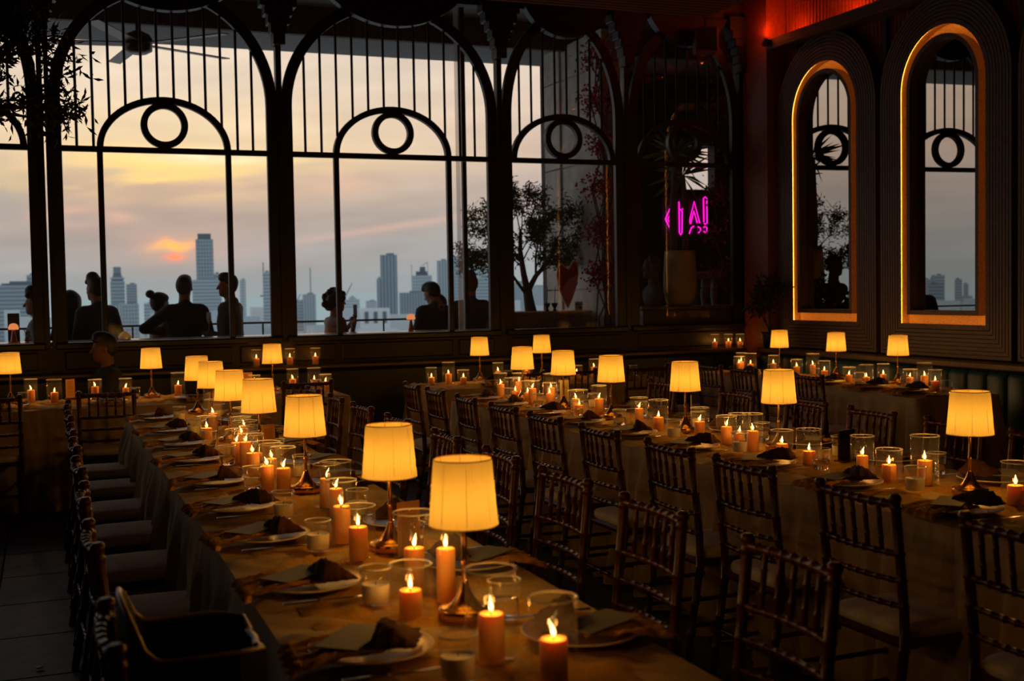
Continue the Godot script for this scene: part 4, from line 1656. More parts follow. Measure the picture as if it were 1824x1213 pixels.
func indoor_olive() -> void:
	var r := RandomNumberGenerator.new()
	r.seed = 15
	var t := base("indoor_olive_tree", "dark olive branches reaching in at the upper left corner before the windows", "tree", Vector3(-0.95, 0, -8.2))
	var s := st()
	lathe(s, [[0.0, 0.0], [0.2, 0.0], [0.28, 0.5], [0.3, 0.52], [0.27, 0.52], [0.25, 0.46], [0.0, 0.46]], 20)
	part("pot", s, M.black, t)
	s = st()
	tube(s, [Vector3(0, 0.4, 0), Vector3(0.05, 1.2, 0), Vector3(-0.02, 2.0, 0.03), Vector3(0.1, 2.6, 0)], [0.06, 0.05, 0.045, 0.035], 8)
	var ends := []
	for q in [Vector3(0.9, 0.35, 0.0), Vector3(0.9, 0.75, 0.05), Vector3(0.5, 1.0, -0.2), Vector3(-0.6, 0.9, 0.3), Vector3(0.75, 0.45, 0.25), Vector3(0.1, 1, 0.1)]:
		grow(s, r, Vector3(0.1, 2.58, 0), q.normalized(), 0.55, 0.02, 2, ends)
	part("trunk", s, M.bark, t)
	s = st()
	leaves(s, r, ends, 18, 0.15, 0.08, 0.011)
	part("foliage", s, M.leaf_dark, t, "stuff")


func corner_plant() -> void:
	var r := RandomNumberGenerator.new()
	r.seed = 6
	var t := base("corner_plant", "dim bushy plant in the dark corner between windows and red wall", "plant", Vector3(7.0, -0.005, -10.45))
	var s := st()
	lathe(s, [[0.0, 0.95], [0.07, 0.95], [0.1, 1.1], [0.1, 1.12], [0.085, 1.12], [0.0, 1.08]], 16)
	part("pot", s, M.black, t)
	s = st()
	var ends := []
	for q in [Vector3(-0.1, 1, 0.1), Vector3(-0.4, 1, 0.2), Vector3(-0.1, 1, -0.3), Vector3(-0.2, 0.8, 0.4)]:
		grow(s, r, Vector3(0, 1.08, 0), q.normalized(), 0.26, 0.01, 2, ends)
	part("stem", s, M.black, t)
	s = st()
	leaves(s, r, ends, 4, 0.05, 0.07, 0.014)
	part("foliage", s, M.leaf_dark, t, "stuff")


# ------------------------------------------------------------------ the terrace outside
func terrace() -> void:
	var s := st()
	box2(s, Vector3(-9.0, -0.2, -15.6), Vector3(11.0, -0.01, -11.25))
	struct("terrace_floor", s, M.deck)
	var roof := structure("terrace_ceiling")
	s = st()
	box2(s, Vector3(-9.0, 5.0, -14.0), Vector3(11.0, 5.3, -11.23))
	part("soffit", s, M.overhang, roof)
	s = st()
	box2(s, Vector3(-9.0, 4.73, -15.4), Vector3(11.0, 5.3, -14.1), 0.01)
	part("edge_slab", s, M.overhang, roof)
	s = st()
	box2(s, Vector3(-9.0, 4.66, -14.1), Vector3(11.0, 5.3, -14.0), 0.01)
	part("beam", s, M.beam, roof)
	for q in [[4.1, -12.6], [4.55, -12.0], [4.3, -13.2]]:
		s = st()
		var c := Vector3(q[0], 4.997, q[1])
		lathe(s, [[0.0, 0.0], [0.04, 0.0], [0.045, 0.006], [0.0, 0.006]], 12, c - Vector3(0, 0.004, 0))
		part("downlight", s, M.dome_glow, roof)
	# glass balustrade
	var t := base("glass_balustrade", "glass balustrade with a slim dark handrail along the terrace edge", "railing", Vector3(0, 0, -15.3))
	s = st()
	bar(s, Vector3(-8.9, 1.235, 0), Vector3(9.4, 1.235, 0), 0.014, 8)
	part("handrail", s, M.bronze, t)
	for k in 12:
		var x := 4.17 - 1.6 * (8 - k)
		s = st()
		cbox(s, Vector3(x, 0.61, 0), Vector3(0.022, 1.22, 0.022), 0.003)
		part("post", s, M.bronze, t)
		if k < 11:
			s = st()
			box2(s, Vector3(x + 0.03, 0.06, -0.006), Vector3(x + 1.57, 1.2, 0.006))
			part("glass_panel", s, M.pane, t)
	# counter along the outside of the windows
	t = base("drinks_counter", "pale narrow drinks counter running outside below the window sills", "counter", Vector3(0, 0, -11.47))
	s = st()
	box2(s, Vector3(-3.5, 1.16, -0.19), Vector3(4.35, 1.202, 0.2), 0.006)
	part("top", s, M.counter, t)
	for k in 5:
		s = st()
		box2(s, Vector3(-3.2 + 1.8 * k, 0.0, -0.12), Vector3(-3.12 + 1.8 * k, 1.16, 0.16), 0.006)
		part("leg", s, M.bronze, t)
	for q in [[3.42, "small mushroom lamp with wooden foot on the outside counter, by the wide middle window"], [-0.29, "small mushroom lamp glowing orange on the outside counter at the far left"]]:
		t = base("mushroom_lamp", q[1], "lamp", Vector3(q[0], 1.203, -11.5), 0.0, "mushroom lamps outside")
		s = st()
		lathe(s, [[0.0, 0.0], [0.03, 0.0], [0.026, 0.02], [0.014, 0.1], [0.011, 0.125], [0.0, 0.125]], 16)
		part("foot", s, M.copper, t)
		s = st()
		lathe(s, [[0.0, 0.118], [0.04, 0.115], [0.045, 0.122], [0.043, 0.14], [0.034, 0.158], [0.018, 0.169], [0.0, 0.172]], 20)
		part("shade", s, M.dome_glow, t)
		var o := OmniLight3D.new()
		o.name = "mushroom_light"
		o.light_color = Color(1.0, 0.5, 0.2)
		o.light_energy = 0.004
		o.light_size = 0.03
		o.omni_attenuation = 2.0
		o.shadow_enabled = true
		o.position = Vector3(0, 0.14, 0)
		t.add_child(o)
	# black board behind the left lamp, a small vase, a folded napkin
	t = base("counter_board", "narrow black board standing on the outside counter at the far left", "board", Vector3(-0.29, 1.203, -11.6), 0.1)
	s = st()
	cbox(s, Vector3(0, 0.13, 0), Vector3(0.1, 0.26, 0.012), 0.003)
	part("panel", s, M.black, t)
	s = st()
	cbox(s, Vector3(0, 0.006, 0), Vector3(0.1, 0.012, 0.05), 0.003)
	part("foot", s, M.black, t)
	t = base("bud_vase", "tiny vase of green sprigs on the outside counter beside the left post", "vase", Vector3(-0.18, 1.203, -11.5))
	s = st()
	lathe(s, [[0.0, 0.0], [0.018, 0.0], [0.022, 0.02], [0.012, 0.045], [0.014, 0.05], [0.0, 0.05]], 12)
	part("body", s, M.vase, t)
	s = st()
	var r := RandomNumberGenerator.new()
	r.seed = 2
	for i in 40:
		leaf(s, Vector3(0, 0.045, 0) + Vector3(r.randf_range(-1, 1), r.randf() * 2.5, r.randf_range(-1, 1)) * 0.02, (rdir(r) + Vector3.UP).normalized(), rdir(r), 0.03, 0.004)
	part("sprigs", s, M.leaf, t, "stuff")
	t = base("folded_cloth", "pale folded cloth standing on the outside counter under the left window", "napkin", Vector3(0.66, 1.203, -11.5), 0.4)
	s = st()
	lathe(s, [[0.0, 0.0], [0.05, 0.0], [0.06, 0.02], [0.04, 0.05], [0.01, 0.075], [0.0, 0.076]], 14, Vector3.ZERO, 5, 0.12)
	part("cloth", s, M.wax_white, t)
	# ceiling fan under the terrace roof
	t = base("ceiling_fan", "five-bladed ceiling fan hanging under the terrace roof behind the left window", "fan", Vector3(0.98, 4.28, -13.2))
	s = st()
	bar(s, Vector3(0, 0.1, 0), Vector3(0, 0.74, 0), 0.022)
	part("rod", s, M.bronze, t)
	s = st()
	lathe(s, [[0.0, -0.11], [0.09, -0.11], [0.145, -0.08], [0.15, 0.04], [0.12, 0.09], [0.04, 0.13], [0.0, 0.13]], 24)
	part("motor", s, M.bronze, t)
	for k in 5:
		var a := deg_to_rad(117.5 + 72.0 * k)
		var d := Vector3(sin(a), 0, cos(a))
		var side := Vector3(cos(a), 0.12, -sin(a)).normalized()
		s = st()
		cbox(s, d * 0.62 + Vector3(0, -0.01, 0), Vector3(0.14, 0.012, 1.0), 0.004, Basis(side, d.cross(side), d))
		part("blade", s, M.bronze, t)
	# concrete side wall, cast in panels
	var cw := structure("terrace_wall")
	for q in [[0.0, 1.58], [1.595, 2.35], [2.365, 3.16], [3.175, 4.29], [4.305, 4.73]]:
		s = st()
		box2(s, Vector3(6.3, q[0], -14.15), Vector3(6.62, q[1], -12.95), 0.006)
		part("concrete_panel", s, M.concrete, cw)
		s = st()
		box2(s, Vector3(6.27, q[0], -14.65), Vector3(6.62, q[1], -14.15), 0.006)
		part("concrete_panel", s, M.concrete, cw)
	s = st()
	box2(s, Vector3(6.32, 0, -14.62), Vector3(6.58, 4.73, -12.97))
	part("core", s, M.concrete, cw)
	s = st()
	box2(s, Vector3(6.62, 0, -15.6), Vector3(8.8, 5.2, -15.4))
	box2(s, Vector3(9.35, 0, -15.6), Vector3(11.0, 5.2, -15.4))
	box2(s, Vector3(8.8, 0, -15.6), Vector3(9.35, 3.05, -15.4))
	box2(s, Vector3(8.8, 3.7, -15.6), Vector3(9.35, 5.2, -15.4))
	box2(s, Vector3(10.8, 0, -15.4), Vector3(11.0, 5.2, -11.2))
	box2(s, Vector3(7.45, 0, -11.4), Vector3(10.8, 5.2, -11.2))
	part("dark_wall", s, M.wall_dark, cw)
	# stone planter below the two right windows
	t = base("stone_planter", "sand coloured stone planter holding the olive tree behind the third window", "planter", Vector3(5.5, 0, -13.55))
	s = st()
	box2(s, Vector3(-0.78, 0, -0.35), Vector3(0.74, 1.3, 0.33), 0.01)
	part("box", s, M.stone, t)
	s = st()
	box2(s, Vector3(-0.8, 1.3, -0.37), Vector3(0.76, 1.333, 0.35), 0.008)
	part("coping", s, M.stone, t)
	# the olive tree in it
	r.seed = 41
	t = base("olive_tree", "slender forked olive tree growing from the planter behind the third window", "tree", Vector3(5.58, 1.334, -13.6))
	t.scale = Vector3.ONE * 1.1
	s = st()
	var ends := []
	tube(s, [Vector3(0.02, -0.02, 0), Vector3(0, 0.1, 0), Vector3(-0.02, 0.24, 0)], [0.075, 0.062, 0.055], 8)
	tube(s, [Vector3(-0.02, 0.22, 0), Vector3(-0.07, 0.42, 0.02), Vector3(-0.1, 0.68, 0.0), Vector3(-0.08, 0.9, -0.03)], [0.045, 0.036, 0.028, 0.02], 8)
	tube(s, [Vector3(-0.02, 0.22, 0), Vector3(0.1, 0.4, -0.03), Vector3(0.24, 0.56, 0.02), Vector3(0.32, 0.78, 0.05)], [0.038, 0.028, 0.021, 0.015], 8)
	tube(s, [Vector3(-0.01, 0.16, 0), Vector3(-0.14, 0.3, 0.05), Vector3(-0.28, 0.5, 0.03), Vector3(-0.4, 0.66, 0.06)], [0.022, 0.018, 0.014, 0.01], 8)
	tube(s, [Vector3(0.1, 0.4, -0.03), Vector3(0.12, 0.62, -0.08), Vector3(0.16, 0.86, -0.05)], [0.016, 0.012, 0.01], 8)
	for q in [[Vector3(-0.08, 0.88, -0.03), Vector3(-0.2, 1, 0.1)], [Vector3(-0.08, 0.88, -0.03), Vector3(0.5, 1, -0.2)], [Vector3(-0.1, 0.68, 0), Vector3(-0.9, 0.8, 0.2)], [Vector3(-0.1, 0.66, 0), Vector3(0.5, 0.8, 0.5)], [Vector3(0.32, 0.76, 0.05), Vector3(0.5, 0.9, 0)], [Vector3(0.32, 0.76, 0.05), Vector3(0.9, 0.3, 0.2)], [Vector3(0.24, 0.56, 0.02), Vector3(0.9, 0.15, -0.2)], [Vector3(-0.4, 0.65, 0.06), Vector3(-0.7, 0.7, 0.1)], [Vector3(-0.4, 0.65, 0.06), Vector3(-0.7, -0.1, 0.3)], [Vector3(0.16, 0.84, -0.05), Vector3(0.1, 1, -0.3)], [Vector3(-0.07, 0.5, 0.0), Vector3(-0.6, 0.7, -0.6)], [Vector3(-0.08, 0.8, 0), Vector3(-0.7, 1.0, -0.3)], [Vector3(-0.05, 0.36, 0.01), Vector3(-0.5, 0.8, 0.5)], [Vector3(0.04, 0.31, -0.01), Vector3(0.3, 1, 0.5)], [Vector3(0.12, 0.5, -0.05), Vector3(0.0, 1, 0.4)], [Vector3(0.1, 0.42, -0.03), Vector3(0.8, 0.4, 0.3)], [Vector3(-0.2, 0.4, 0.04), Vector3(-0.7, 0.3, 0.0)], [Vector3(-0.09, 0.55, 0.01), Vector3(0.6, 0.7, 0.1)]]:
		grow(s, r, q[0], q[1].normalized(), 0.25, 0.009, 2, ends)
	part("trunk", s, M.bark, t)
	s = st()
	leaves(s, r, ends, 15, 0.11, 0.06, 0.008)
	part("foliage", s, M.leaf, t, "stuff")
	# bougainvillea climbing the end of the wall, and more of it over the corner
	for q in [["bougainvillea", "magenta bougainvillea climbing the concrete wall beside the third window", Vector3(6.2, 0.0, -12.75), 0.09, 330], ["bougainvillea", "dark red bougainvillea hanging at the right edge of the rightmost window", Vector3(8.15, 0.0, -12.9), 0.36, 240]]:
		t = base(q[0], q[1], "vine", q[2])
		s = st()
		ends = []
		var spread: float = q[3]
		for k in 7:
			var pts := []
			var rad := []
			for j in 9:
				pts.append(Vector3(r.randf_range(-1, 1) * spread, 0.2 + 0.52 * j, r.randf_range(-1, 1) * (0.25 if spread < 0.2 else 0.12)))
				rad.append(0.009)
			tube(s, pts, rad, 5)
			for j in range(3, 9):
				ends.append([pts[j], Vector3.UP])
		part("stem", s, M.bark, t)
		s = st()
		for i in int(q[4]) * 9:
			var e: Array = ends[r.randi() % ends.size()]
			var p: Vector3 = e[0] + rdir(r) * 0.22 * pow(r.randf(), 0.6)
			leaf(s, p, rdir(r), rdir(r), 0.045, 0.017)
		part("bracts", s, M.bloom, t, "stuff")
	# vase with a palm, and a stone bust, on a shelf close behind the glass
	t = base("stone_shelf", "brown stone shelf right behind the glass of the rightmost window", "shelf", Vector3(6.6, 0, -11.5))
	s = st()
	box2(s, Vector3(-0.66, 0, -0.22), Vector3(0.66, 1.36, 0.24), 0.01)
	part("base", s, M.panel_dark, t)
	s = st()
	box2(s, Vector3(-0.68, 1.36, -0.24), Vector3(0.68, 1.392, 0.25), 0.008)
	part("top", s, M.rib_wood, t)
	t = base("tall_vase", "tall pale rounded vase on the stone shelf behind the rightmost window", "vase", Vector3(6.51, 1.393, -11.47))
	t.scale = Vector3.ONE * 0.92
	s = st()
	lathe(s, [[0.0, 0.0], [0.14, 0.0], [0.175, 0.06], [0.2, 0.2], [0.2, 0.36], [0.185, 0.6], [0.18, 0.66], [0.165, 0.66], [0.16, 0.58], [0.0, 0.56]], 28)
	part("body", s, M.vase, t)
	t = base("yucca_palm", "dark yucca palm with spiky leaves standing in the tall pale vase", "palm", Vector3(6.51, 1.91, -11.47))
	t.scale = Vector3.ONE * 0.92
	s = st()
	tube(s, [Vector3(-0.08, 0, 0), Vector3(-0.09, 0.5, 0), Vector3(-0.05, 1.25, 0.02)], [0.05, 0.045, 0.04], 8)
	tube(s, [Vector3(0.07, 0, 0), Vector3(0.1, 0.5, 0), Vector3(0.05, 1.0, 0)], [0.04, 0.035, 0.03], 8)
	part("trunk", s, M.bark, t)
	s = st()
	for q in [[Vector3(-0.05, 1.25, 0.02), 55], [Vector3(0.05, 1.0, 0), 30]]:
		for i in int(q[1]):
			leaf(s, q[0], (rdir(r) + Vector3(0, 0.25, 0)).normalized(), Vector3.UP, r.randf_range(0.32, 0.5), 0.014)
	part("fronds", s, M.leaf, t, "stuff")
	# heart shaped board, small urn and the little sign
	t = base("heart_board", "red heart shaped board with a pale edge on the planter by the olive tree", "board", Vector3(5.96, 1.334, -13.27), 0.12)
	t.scale = Vector3.ONE * 1.2
	var hp := PackedVector2Array()
	for q in [[0.0, 0.02], [0.06, 0.13], [0.115, 0.27], [0.135, 0.39], [0.125, 0.47], [0.09, 0.52], [0.055, 0.5], [0.012, 0.43], [-0.03, 0.455], [-0.07, 0.49], [-0.11, 0.46], [-0.13, 0.37], [-0.11, 0.24], [-0.055, 0.11]]:
		hp.append(Vector2(q[0], q[1]))
	s = st()
	plate(s, hp, -0.012, 0.0, Transform3D())
	part("board", s, M.wax_white, t)
	s = st()
	plate(s, offset(hp, 0.012, true), 0.0, 0.003, Transform3D())
	part("heart", s, mat(Color8(170, 30, 30), 0.6), t)
	s = st()
	plate(s, PackedVector2Array([Vector2(0.0, 0.045), Vector2(0.052, 0.135), Vector2(0.105, 0.275), Vector2(0.124, 0.37), Vector2(0.02, 0.33), Vector2(-0.09, 0.2), Vector2(-0.05, 0.12)]), 0.003, 0.005, Transform3D())
	part("pink_field", s, mat(Color8(236, 140, 144), 0.6), t)
	t = base("name_sign", "small white sign lettered in black at the foot of the heart board", "sign", Vector3(6.09, 1.334, -13.24), 0.12)
	s = st()
	cbox(s, Vector3(0, 0.055, 0), Vector3(0.11, 0.11, 0.01), 0.002)
	part("board", s, M.wax_white, t)
	var tm := TextMesh.new()
	var fo := SystemFont.new()
	fo.font_names = PackedStringArray(["Droid Sans"])
	fo.font_weight = 700
	tm.font = fo
	tm.text = "AESOPS"
	tm.font_size = 32
	tm.pixel_size = 0.024 / 28.0
	tm.depth = 0.002
	var lt := partm("lettering", tm, M.black, t)
	lt.position = Vector3(0, 0.075, 0.006)
	s = st()
	plate(s, PackedVector2Array([Vector2(0.02, 0.01), Vector2(0.042, 0.045), Vector2(0.03, 0.052), Vector2(0.02, 0.045), Vector2(0.01, 0.052), Vector2(-0.002, 0.045)]), 0.005, 0.0065, Transform3D())
	part("small_heart", s, M.black, t)
	for q in [[5.78, "small pale stone urn left of the heart board"], [5.68, "smaller grey urn beside the olive trunk"]]:
		t = base("stone_urn", q[1], "urn", Vector3(q[0], 1.334, -13.27), 0.0, "small urns")
		s = st()
		lathe(s, [[0.0, 0.0], [0.03, 0.0], [0.012, 0.03], [0.034, 0.07], [0.04, 0.1], [0.034, 0.1], [0.0, 0.08]], 14)
		part("bowl", s, M.statue, t)
		s = st()
		bar(s, Vector3(0, 0.08, 0), Vector3(0.01, 0.3, 0), 0.004, 5)
		part("twig", s, M.bark, t)
	neon()
	# steel post and pale screen edge right outside the wide window
	t = base("screen_post", "bronze post with a pale glass screen edge outside the wide middle window", "post", Vector3(4.05, 0, -11.66))
	s = st()
	box2(s, Vector3(0.0, 1.19, -0.03), Vector3(0.045, 5.0, 0.03), 0.005)
	part("post", s, M.bronze, t)
	s = st()
	box2(s, Vector3(-0.055, 1.19, -0.03), Vector3(-0.008, 5.0, -0.015), 0.003)
	part("screen_edge", s, glass(0.3), t)
	t = base("balustrade", "pale balustrade glimpsed low through the rightmost window", "balustrade", Vector3(7.95, 0.0, -13.5))
	s = st()
	box2(s, Vector3(-0.3, 1.7, -0.06), Vector3(0.3, 1.8, 0.06), 0.01)
	part("rail", s, M.concrete, t)
	for k in 4:
		s = st()
		lathe(s, [[0.0, 0.0], [0.05, 0.0], [0.045, 0.9], [0.03, 1.3], [0.055, 1.5], [0.04, 1.7], [0.0, 1.7]], 12, Vector3(-0.225 + 0.15 * k, 0, 0))
		part("baluster", s, M.concrete, t)


func neon() -> void:
	var t := base("neon_sign", "pink neon sign of angular letters glowing beyond the rightmost window", "neon sign", Vector3(7.71, 2.52, -13.4))
	var strokes := [
		[[322, 185], [275, 290], [318, 380]], [[328, 228], [292, 290], [322, 345]],
		[[381, 160], [382, 392], [392, 408], [402, 392], [405, 232], [386, 214]], [[405, 212], [450, 242], [456, 262]],
		[[455, 330], [500, 158], [542, 320]], [[470, 325], [497, 228], [522, 318]],
		[[575, 320], [573, 132], [588, 122], [600, 134], [600, 318], [587, 327], [575, 320]],
		[[458, 400], [476, 355], [495, 342]], [[528, 347], [548, 357], [548, 382], [530, 392]], [[572, 352], [586, 342], [599, 355], [599, 378], [586, 390], [573, 380]]]
	for q in strokes:
		var s := st()
		var pts := []
		var rad := []
		for p in q:
			pts.append(Vector3((p[0] - 438) * 0.00188, (265 - p[1]) * 0.00172, 0.0))
			rad.append(0.0075)
		tube(s, pts, rad, 8)
		part("neon_tube", s, M.neon, t)
	var s := st()
	cbox(s, Vector3(0, 0, -0.03), Vector3(0.68, 0.58, 0.012), 0.003)
	part("backboard", s, M.black, t)
	var o := OmniLight3D.new()
	o.name = "neon_light"
	o.light_color = Color(1.0, 0.08, 0.6)
	o.light_energy = 0.02
	o.light_size = 0.1
	o.omni_attenuation = 2.0
	o.shadow_enabled = true
	o.position = Vector3(0, 0, 0.12)
	t.add_child(o)


# ------------------------------------------------------------------ people
class Field:
	var n: Vector3i
	var o: Vector3
	var h: float
	var f := PackedFloat32Array()

	func _init(lo: Vector3, hi: Vector3, cell: float) -> void:
		o = lo
		h = cell
		n = Vector3i(((hi - lo) / cell).ceil()) + Vector3i.ONE
		f.resize(n.x * n.y * n.z)
		f.fill(1.0)

	func put(lo: Vector3, hi: Vector3, k: float, d: Callable) -> void:
		var a := Vector3i(((lo - o) / h).floor()).clamp(Vector3i.ZERO, n - Vector3i.ONE)
		var b := Vector3i(((hi - o) / h).ceil()).clamp(Vector3i.ZERO, n - Vector3i.ONE)
		for z in range(a.z, b.z + 1):
			for y in range(a.y, b.y + 1):
				var row := (z * n.y + y) * n.x
				for x in range(a.x, b.x + 1):
					var v: float = d.call(o + Vector3(x, y, z) * h)
					var w := f[row + x]
					var t := maxf(k - absf(v - w), 0.0) / k
					f[row + x] = minf(v, w) - t * t * k * 0.25

	func cap(a: Vector3, b: Vector3, ra: float, rb: float, k := 0.03) -> void:
		var m := maxf(ra, rb) + k + h * 2.0
		var ab := b - a
		var l2 := maxf(ab.length_squared(), 1e-9)
		put(Vector3(minf(a.x, b.x), minf(a.y, b.y), minf(a.z, b.z)) - Vector3.ONE * m, Vector3(maxf(a.x, b.x), maxf(a.y, b.y), maxf(a.z, b.z)) + Vector3.ONE * m, k, func(p: Vector3) -> float:
			var t := clampf((p - a).dot(ab) / l2, 0.0, 1.0)
			return (p - a - ab * t).length() - lerpf(ra, rb, t))

	func ell(c: Vector3, r: Vector3, k := 0.03, basis := Basis()) -> void:
		var m := maxf(r.x, maxf(r.y, r.z)) + k + h * 2.0
		var inv := basis.inverse()
		put(c - Vector3.ONE * m, c + Vector3.ONE * m, k, func(p: Vector3) -> float:
			var q := inv * (p - c)
			var k0 := (q / r).length()
			var k1 := (q / (r * r)).length()
			return k0 * (k0 - 1.0) / maxf(k1, 1e-6))

	func into(V: PackedVector3Array, N: PackedVector3Array, I: PackedInt32Array) -> void:
		var at := {}
		var sx := 1
		var sy := n.x
		var sz := n.x * n.y
		var lim := h * 2.0
		var list := PackedInt32Array()
		for z in n.z - 1:
			for y in n.y - 1:
				var row := (z * n.y + y) * n.x
				for x in n.x - 1:
					var i := row + x
					var a := f[i]
					if a > lim or a < -lim:
						continue
					var c := [a, f[i + 1], f[i + sy], f[i + sy + 1], f[i + sz], f[i + sz + 1], f[i + sz + sy], f[i + sz + sy + 1]]
					var m := 0
					for q in 8:
						if c[q] < 0.0:
							m |= 1 << q
					if m == 0 or m == 255:
						continue
					var sum := Vector3()
					var cnt := 0
					for q in 8:
						for ax in [1, 2, 4]:
							if q & ax:
								continue
							var e: int = q | ax
							if (c[q] < 0.0) != (c[e] < 0.0):
								var t: float = c[q] / (c[q] - c[e])
								var p := Vector3(q & 1, (q >> 1) & 1, (q >> 2) & 1)
								p[0 if ax == 1 else (1 if ax == 2 else 2)] = t
								sum += p
								cnt += 1
					at[i] = V.size()
					V.append(o + (Vector3(x, y, z) + sum / cnt) * h)
					N.append(Vector3(c[1] + c[3] + c[5] + c[7] - c[0] - c[2] - c[4] - c[6], c[2] + c[3] + c[6] + c[7] - c[0] - c[1] - c[4] - c[5], c[4] + c[5] + c[6] + c[7] - c[0] - c[1] - c[2] - c[3]).normalized())
					list.append(i)
		for i in list:
			var a := f[i]
			for q in [[sx, sy, sz], [sy, sz, sx], [sz, sx, sy]]:
				if (a < 0.0) == (f[i + q[0]] < 0.0):
					continue
				var w := [at.get(i, -1), at.get(i - q[1], -1), at.get(i - q[1] - q[2], -1), at.get(i - q[2], -1)]
				if w.has(-1):
					continue
				var flip: bool = (V[w[1]] - V[w[0]]).cross(V[w[2]] - V[w[0]]).dot(N[w[0]] + N[w[2]]) > 0.0
				I.append_array(PackedInt32Array([w[0], w[2], w[1], w[0], w[3], w[2]] if flip else [w[0], w[1], w[2], w[0], w[2], w[3]]))


class Surf:
	var V := PackedVector3Array()
	var N := PackedVector3Array()
	var I := PackedInt32Array()

	func add(f: Field) -> void:
		var v := PackedVector3Array()
		var n := PackedVector3Array()
		var i := PackedInt32Array()
		f.into(v, n, i)
		var b := V.size()
		V.append_array(v)
		N.append_array(n)
		for k in i:
			I.append(k + b)

	func mesh() -> ArrayMesh:
		var a := []
		a.resize(Mesh.ARRAY_MAX)
		a[Mesh.ARRAY_VERTEX] = V
		a[Mesh.ARRAY_NORMAL] = N
		a[Mesh.ARRAY_INDEX] = I
		var m := ArrayMesh.new()
		m.add_surface_from_arrays(Mesh.PRIMITIVE_TRIANGLES, a)
		return m


func head_field(c: Vector3, b: Basis, female: bool) -> Field:
	var f := Field.new(c - Vector3(0.15, 0.19, 0.15), c + Vector3(0.15, 0.17, 0.17), 0.0085)
	var e := func(p: Vector3, r: Vector3, k: float) -> void: f.ell(c + b * p, r, k, b)
	e.call(Vector3(0, 0.03, -0.012), Vector3(0.074, 0.094, 0.092), 0.01)
	e.call(Vector3(0, -0.035, 0.025), Vector3(0.056, 0.078, 0.062), 0.03)
	e.call(Vector3(0, -0.088, 0.06), Vector3(0.026, 0.02, 0.022), 0.025)
	f.cap(c + b * Vector3(0, 0.012, 0.084), c + b * Vector3(0, -0.026, 0.104), 0.008, 0.012, 0.012)
	f.cap(c + b * Vector3(-0.03, 0.022, 0.074), c + b * Vector3(0.03, 0.022, 0.074), 0.008, 0.008, 0.014)
	f.cap(c + b * Vector3(-0.016, -0.054, 0.08), c + b * Vector3(0.016, -0.054, 0.08), 0.0065, 0.0065, 0.008)
	f.cap(c + b * Vector3(-0.013, -0.065, 0.078), c + b * Vector3(0.013, -0.065, 0.078), 0.0065, 0.0065, 0.008)
	for s in [-1.0, 1.0]:
		e.call(Vector3(0.076 * s, 0.0, -0.006), Vector3(0.008, 0.03, 0.018), 0.008)
		e.call(Vector3(0.03 * s, 0.004, 0.074), Vector3(0.012, 0.009, 0.01), 0.006)
	f.cap(c + b * Vector3(0, -0.06, -0.02), c + b * Vector3(0, -0.18, -0.035), 0.046 if female else 0.055, 0.05 if female else 0.062, 0.03)
	return f


func hand_field(w: Vector3, d: Vector3, nrm: Vector3, thumb: Vector3, curl: float) -> Field:
	# w wrist, d along the hand, nrm out of the back of the hand, thumb towards the thumb
	d = d.normalized()
	thumb = (thumb - d * thumb.dot(d)).normalized()
	var n := d.cross(thumb).normalized()
	if n.dot(nrm) < 0.0:
		n = -n
	var m := w + d * 0.1
	var f := Field.new(m - Vector3.ONE * 0.14, m + Vector3.ONE * 0.14, 0.0058)
	f.cap(w - d * 0.03, w + d * 0.02, 0.026, 0.024, 0.01)
	for k in 4:
		var off := thumb * (0.03 - 0.02 * k)
		var l: float = [0.072, 0.08, 0.075, 0.06][k]
		f.cap(w + d * 0.01 + off * 0.6, w + d * 0.085 + off, 0.015, 0.0125, 0.012)
		var p := w + d * 0.088 + off
		var dd := d
		for j in 3:
			var ax := (d.cross(n)).normalized()
			dd = dd.rotated(ax, -curl * (0.6 if j == 0 else 0.9)) if (d.rotated(ax, 0.1)).dot(n) > d.dot(n) else dd.rotated(ax, curl * (0.6 if j == 0 else 0.9))
			var q: Vector3 = p + dd * l * [0.45, 0.3, 0.25][j]
			f.cap(p, q, 0.0092 - 0.0006 * j, 0.0086 - 0.0006 * j, 0.004)
			p = q
	var t0 := w + d * 0.025 + thumb * 0.026
	var t1 := t0 + (thumb * 0.7 + d * 0.6 - n * 0.3).normalized() * 0.042
	var t2 := t1 + (thumb * 0.15 + d * 0.9 - n * (0.2 + curl * 0.6)).normalized() * 0.034
	f.cap(t0, t1, 0.014, 0.0105, 0.01)
	f.cap(t1, t2, 0.0105, 0.009, 0.004)
	return f


